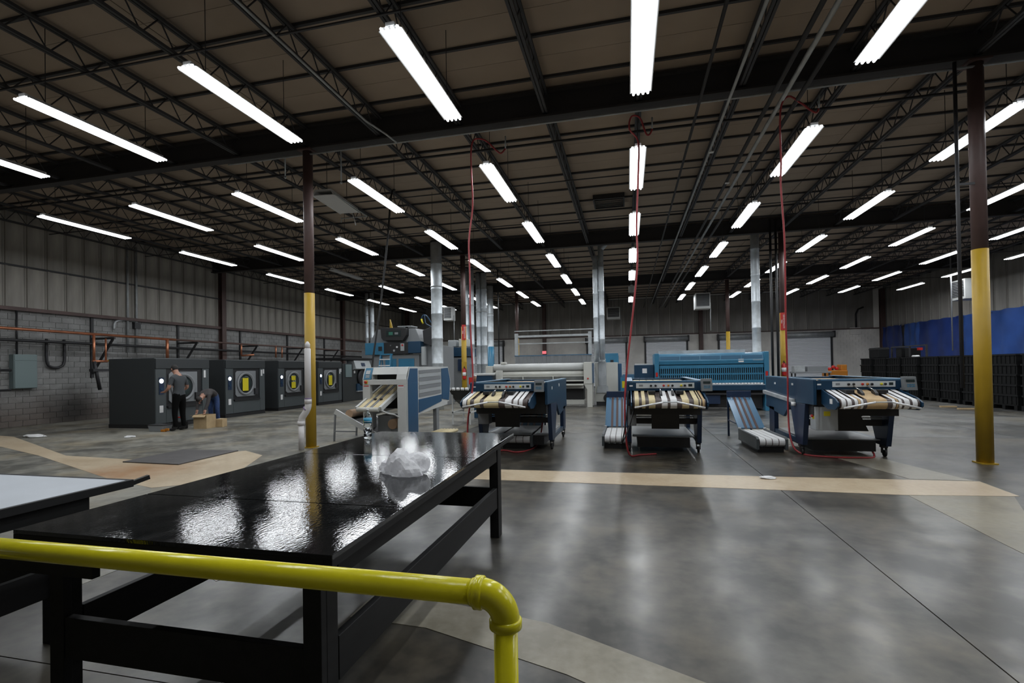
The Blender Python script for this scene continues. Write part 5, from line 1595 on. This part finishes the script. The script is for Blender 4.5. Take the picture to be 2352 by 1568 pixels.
# material slots: 0 trousers, 1 top, 2 shoes, 3 skin
# standing person: back to the camera, facing the washer (-x), head bent forward
t = thing('person', 'person in dark grey T-shirt and black trousers standing at the nearest washer', 'person', (-13.05, 11.98, 0), 0, None)
t.scale = (1.05, 1.05, 1.05)
V = [((0, 0, .98), (.155, .125), 0), ((-.01, 0, 1.14), (.15, .115), 1), ((-.02, 0, 1.32), (.17, .125), 1), ((-.04, 0, 1.50), (.15, .10), 1), ((-.07, 0, 1.60), (.062, .062), 3), ((-.13, 0, 1.70), (.078, .085), 3), ((-.17, 0, 1.79), (.072, .08), 3)]
E = [(0, 1), (1, 2), (2, 3), (3, 4), (4, 5), (5, 6)]
for s in (-1, 1):
    n0 = len(V)
    V += [((0, s*.10, .90), .105, 0), ((-.02, s*.125, .50), .075, 0), ((.02, s*.13, .12), .055, 0), ((-.02, s*.135, .05), .048, 2), ((-.17, s*.15, .035), .038, 2)]
    E += [(0, n0), (n0, n0+1), (n0+1, n0+2), (n0+2, n0+3), (n0+3, n0+4)]
    n1 = len(V)
    V += [((-.03, s*.19, 1.49), .072, 1), ((-.02, s*.27, 1.30), .058, 1), ((-.04, s*.30, 1.20), .045, 3), ((-.24, s*.24, 1.10), .034, 3)]
    E += [(3, n1), (n1, n1+1), (n1+1, n1+2), (n1+2, n1+3)]
    hand(V, E, n1+3, (-1, -s*.2, .05), (0, s, 0), (0, 0, 1))
figure('body', V, E, 0, ['trouser', 'shirt', 'black', 'skin'], None, t)
def head_bits(t, c, fx, up):
    """hair cap, ears and nose round head centre c; fx points where the face looks"""
    c, fx, up = Vector(c), Vector(fx).normalized(), Vector(up).normalized()
    sx = up.cross(fx)
    bm = bmesh.new()
    bmesh.ops.create_uvsphere(bm, u_segments=16, v_segments=10, radius=1)
    vs = [c+fx*(v.co.x*.098-.012)+sx*(v.co.y*.086)+up*(v.co.z*.105+.02) for v in bm.verts]
    fs = [[v.index for v in f.verts] for f in bm.faces if not (f.calc_center_median().x > .35 and f.calc_center_median().z < .35) and f.calc_center_median().z > -.45]
    bm.free()
    MB().add(vs, fs, True).build('hair', M['hair'], t)
    for s in (-1, 1):
        MB().tube([c+sx*s*.082+up*.02, c+sx*s*.098, c+sx*s*.084-up*.03], [.008, .016, .008], 8).build('ear', M['skin'], t)
        MB().lathe([(0, -.009), (.009, 0), (0, .009)], c+fx*.078+sx*s*.030+up*.005, 8).build('eye', M['black'], t)
    MB().tube([c+fx*.078+up*.01, c+fx*.108-up*.03, c+fx*.085-up*.04], [.008, .014, .008], 8).build('nose', M['skin'], t)
    MB().tube([c+fx*.083-up*.065-sx*.022, c+fx*.09-up*.063, c+fx*.083-up*.065+sx*.022], .006, 6).build('mouth', M['red'], t)
head_bits(t, (-.15, 0, 1.745), (-.9, 0, -.45), (-.40, 0, .9))
# stooping person: hips at +y side, reaching down to the box, facing -y/+x
t = thing('person', 'person in dark jacket and blue jeans bending down over the cardboard box', 'person', (-13.42, 13.62, 0), 0, None)
V = [((0, 0, .93), (.15, .14), 0), ((.06, -.14, 1.06), (.15, .13), 1), ((.12, -.36, 1.10), (.165, .135), 1), ((.18, -.56, 1.03), (.14, .11), 1), ((.21, -.66, .94), (.058, .058), 3), ((.23, -.76, .88), (.078, .082), 3), ((.24, -.84, .82), (.07, .075), 3)]
E = [(0, 1), (1, 2), (2, 3), (3, 4), (4, 5), (5, 6)]
for s in (-1, 1):
    n0 = len(V)
    V += [((s*.10, .0, .86), .105, 0), ((s*.13+.05, -.06, .48), .078, 0), ((s*.13, .04, .12), .055, 0), ((s*.135, .02, .05), .048, 2), ((s*.14+.05, -.13, .035), .038, 2)]
    E += [(0, n0), (n0, n0+1), (n0+1, n0+2), (n0+2, n0+3), (n0+3, n0+4)]
    n1 = len(V)
    V += [((.18+s*.17, -.54, .98), .068, 1), ((.22+s*.20, -.66, .74), .055, 1), ((.30+s*.15, -.80, .53), .042, 1)]
    E += [(3, n1), (n1, n1+1), (n1+1, n1+2)]
    hand(V, E, n1+2, (.15, -.35, -.9), (1, 0, 0), (-.1, .9, -.3))
figure('body', V, E, 0, ['jeans', 'jacket', 'black', 'skin'], None, t)
head_bits(t, (.235, -.80, .85), (.25, -.45, -.85), (.2, -.85, .45))
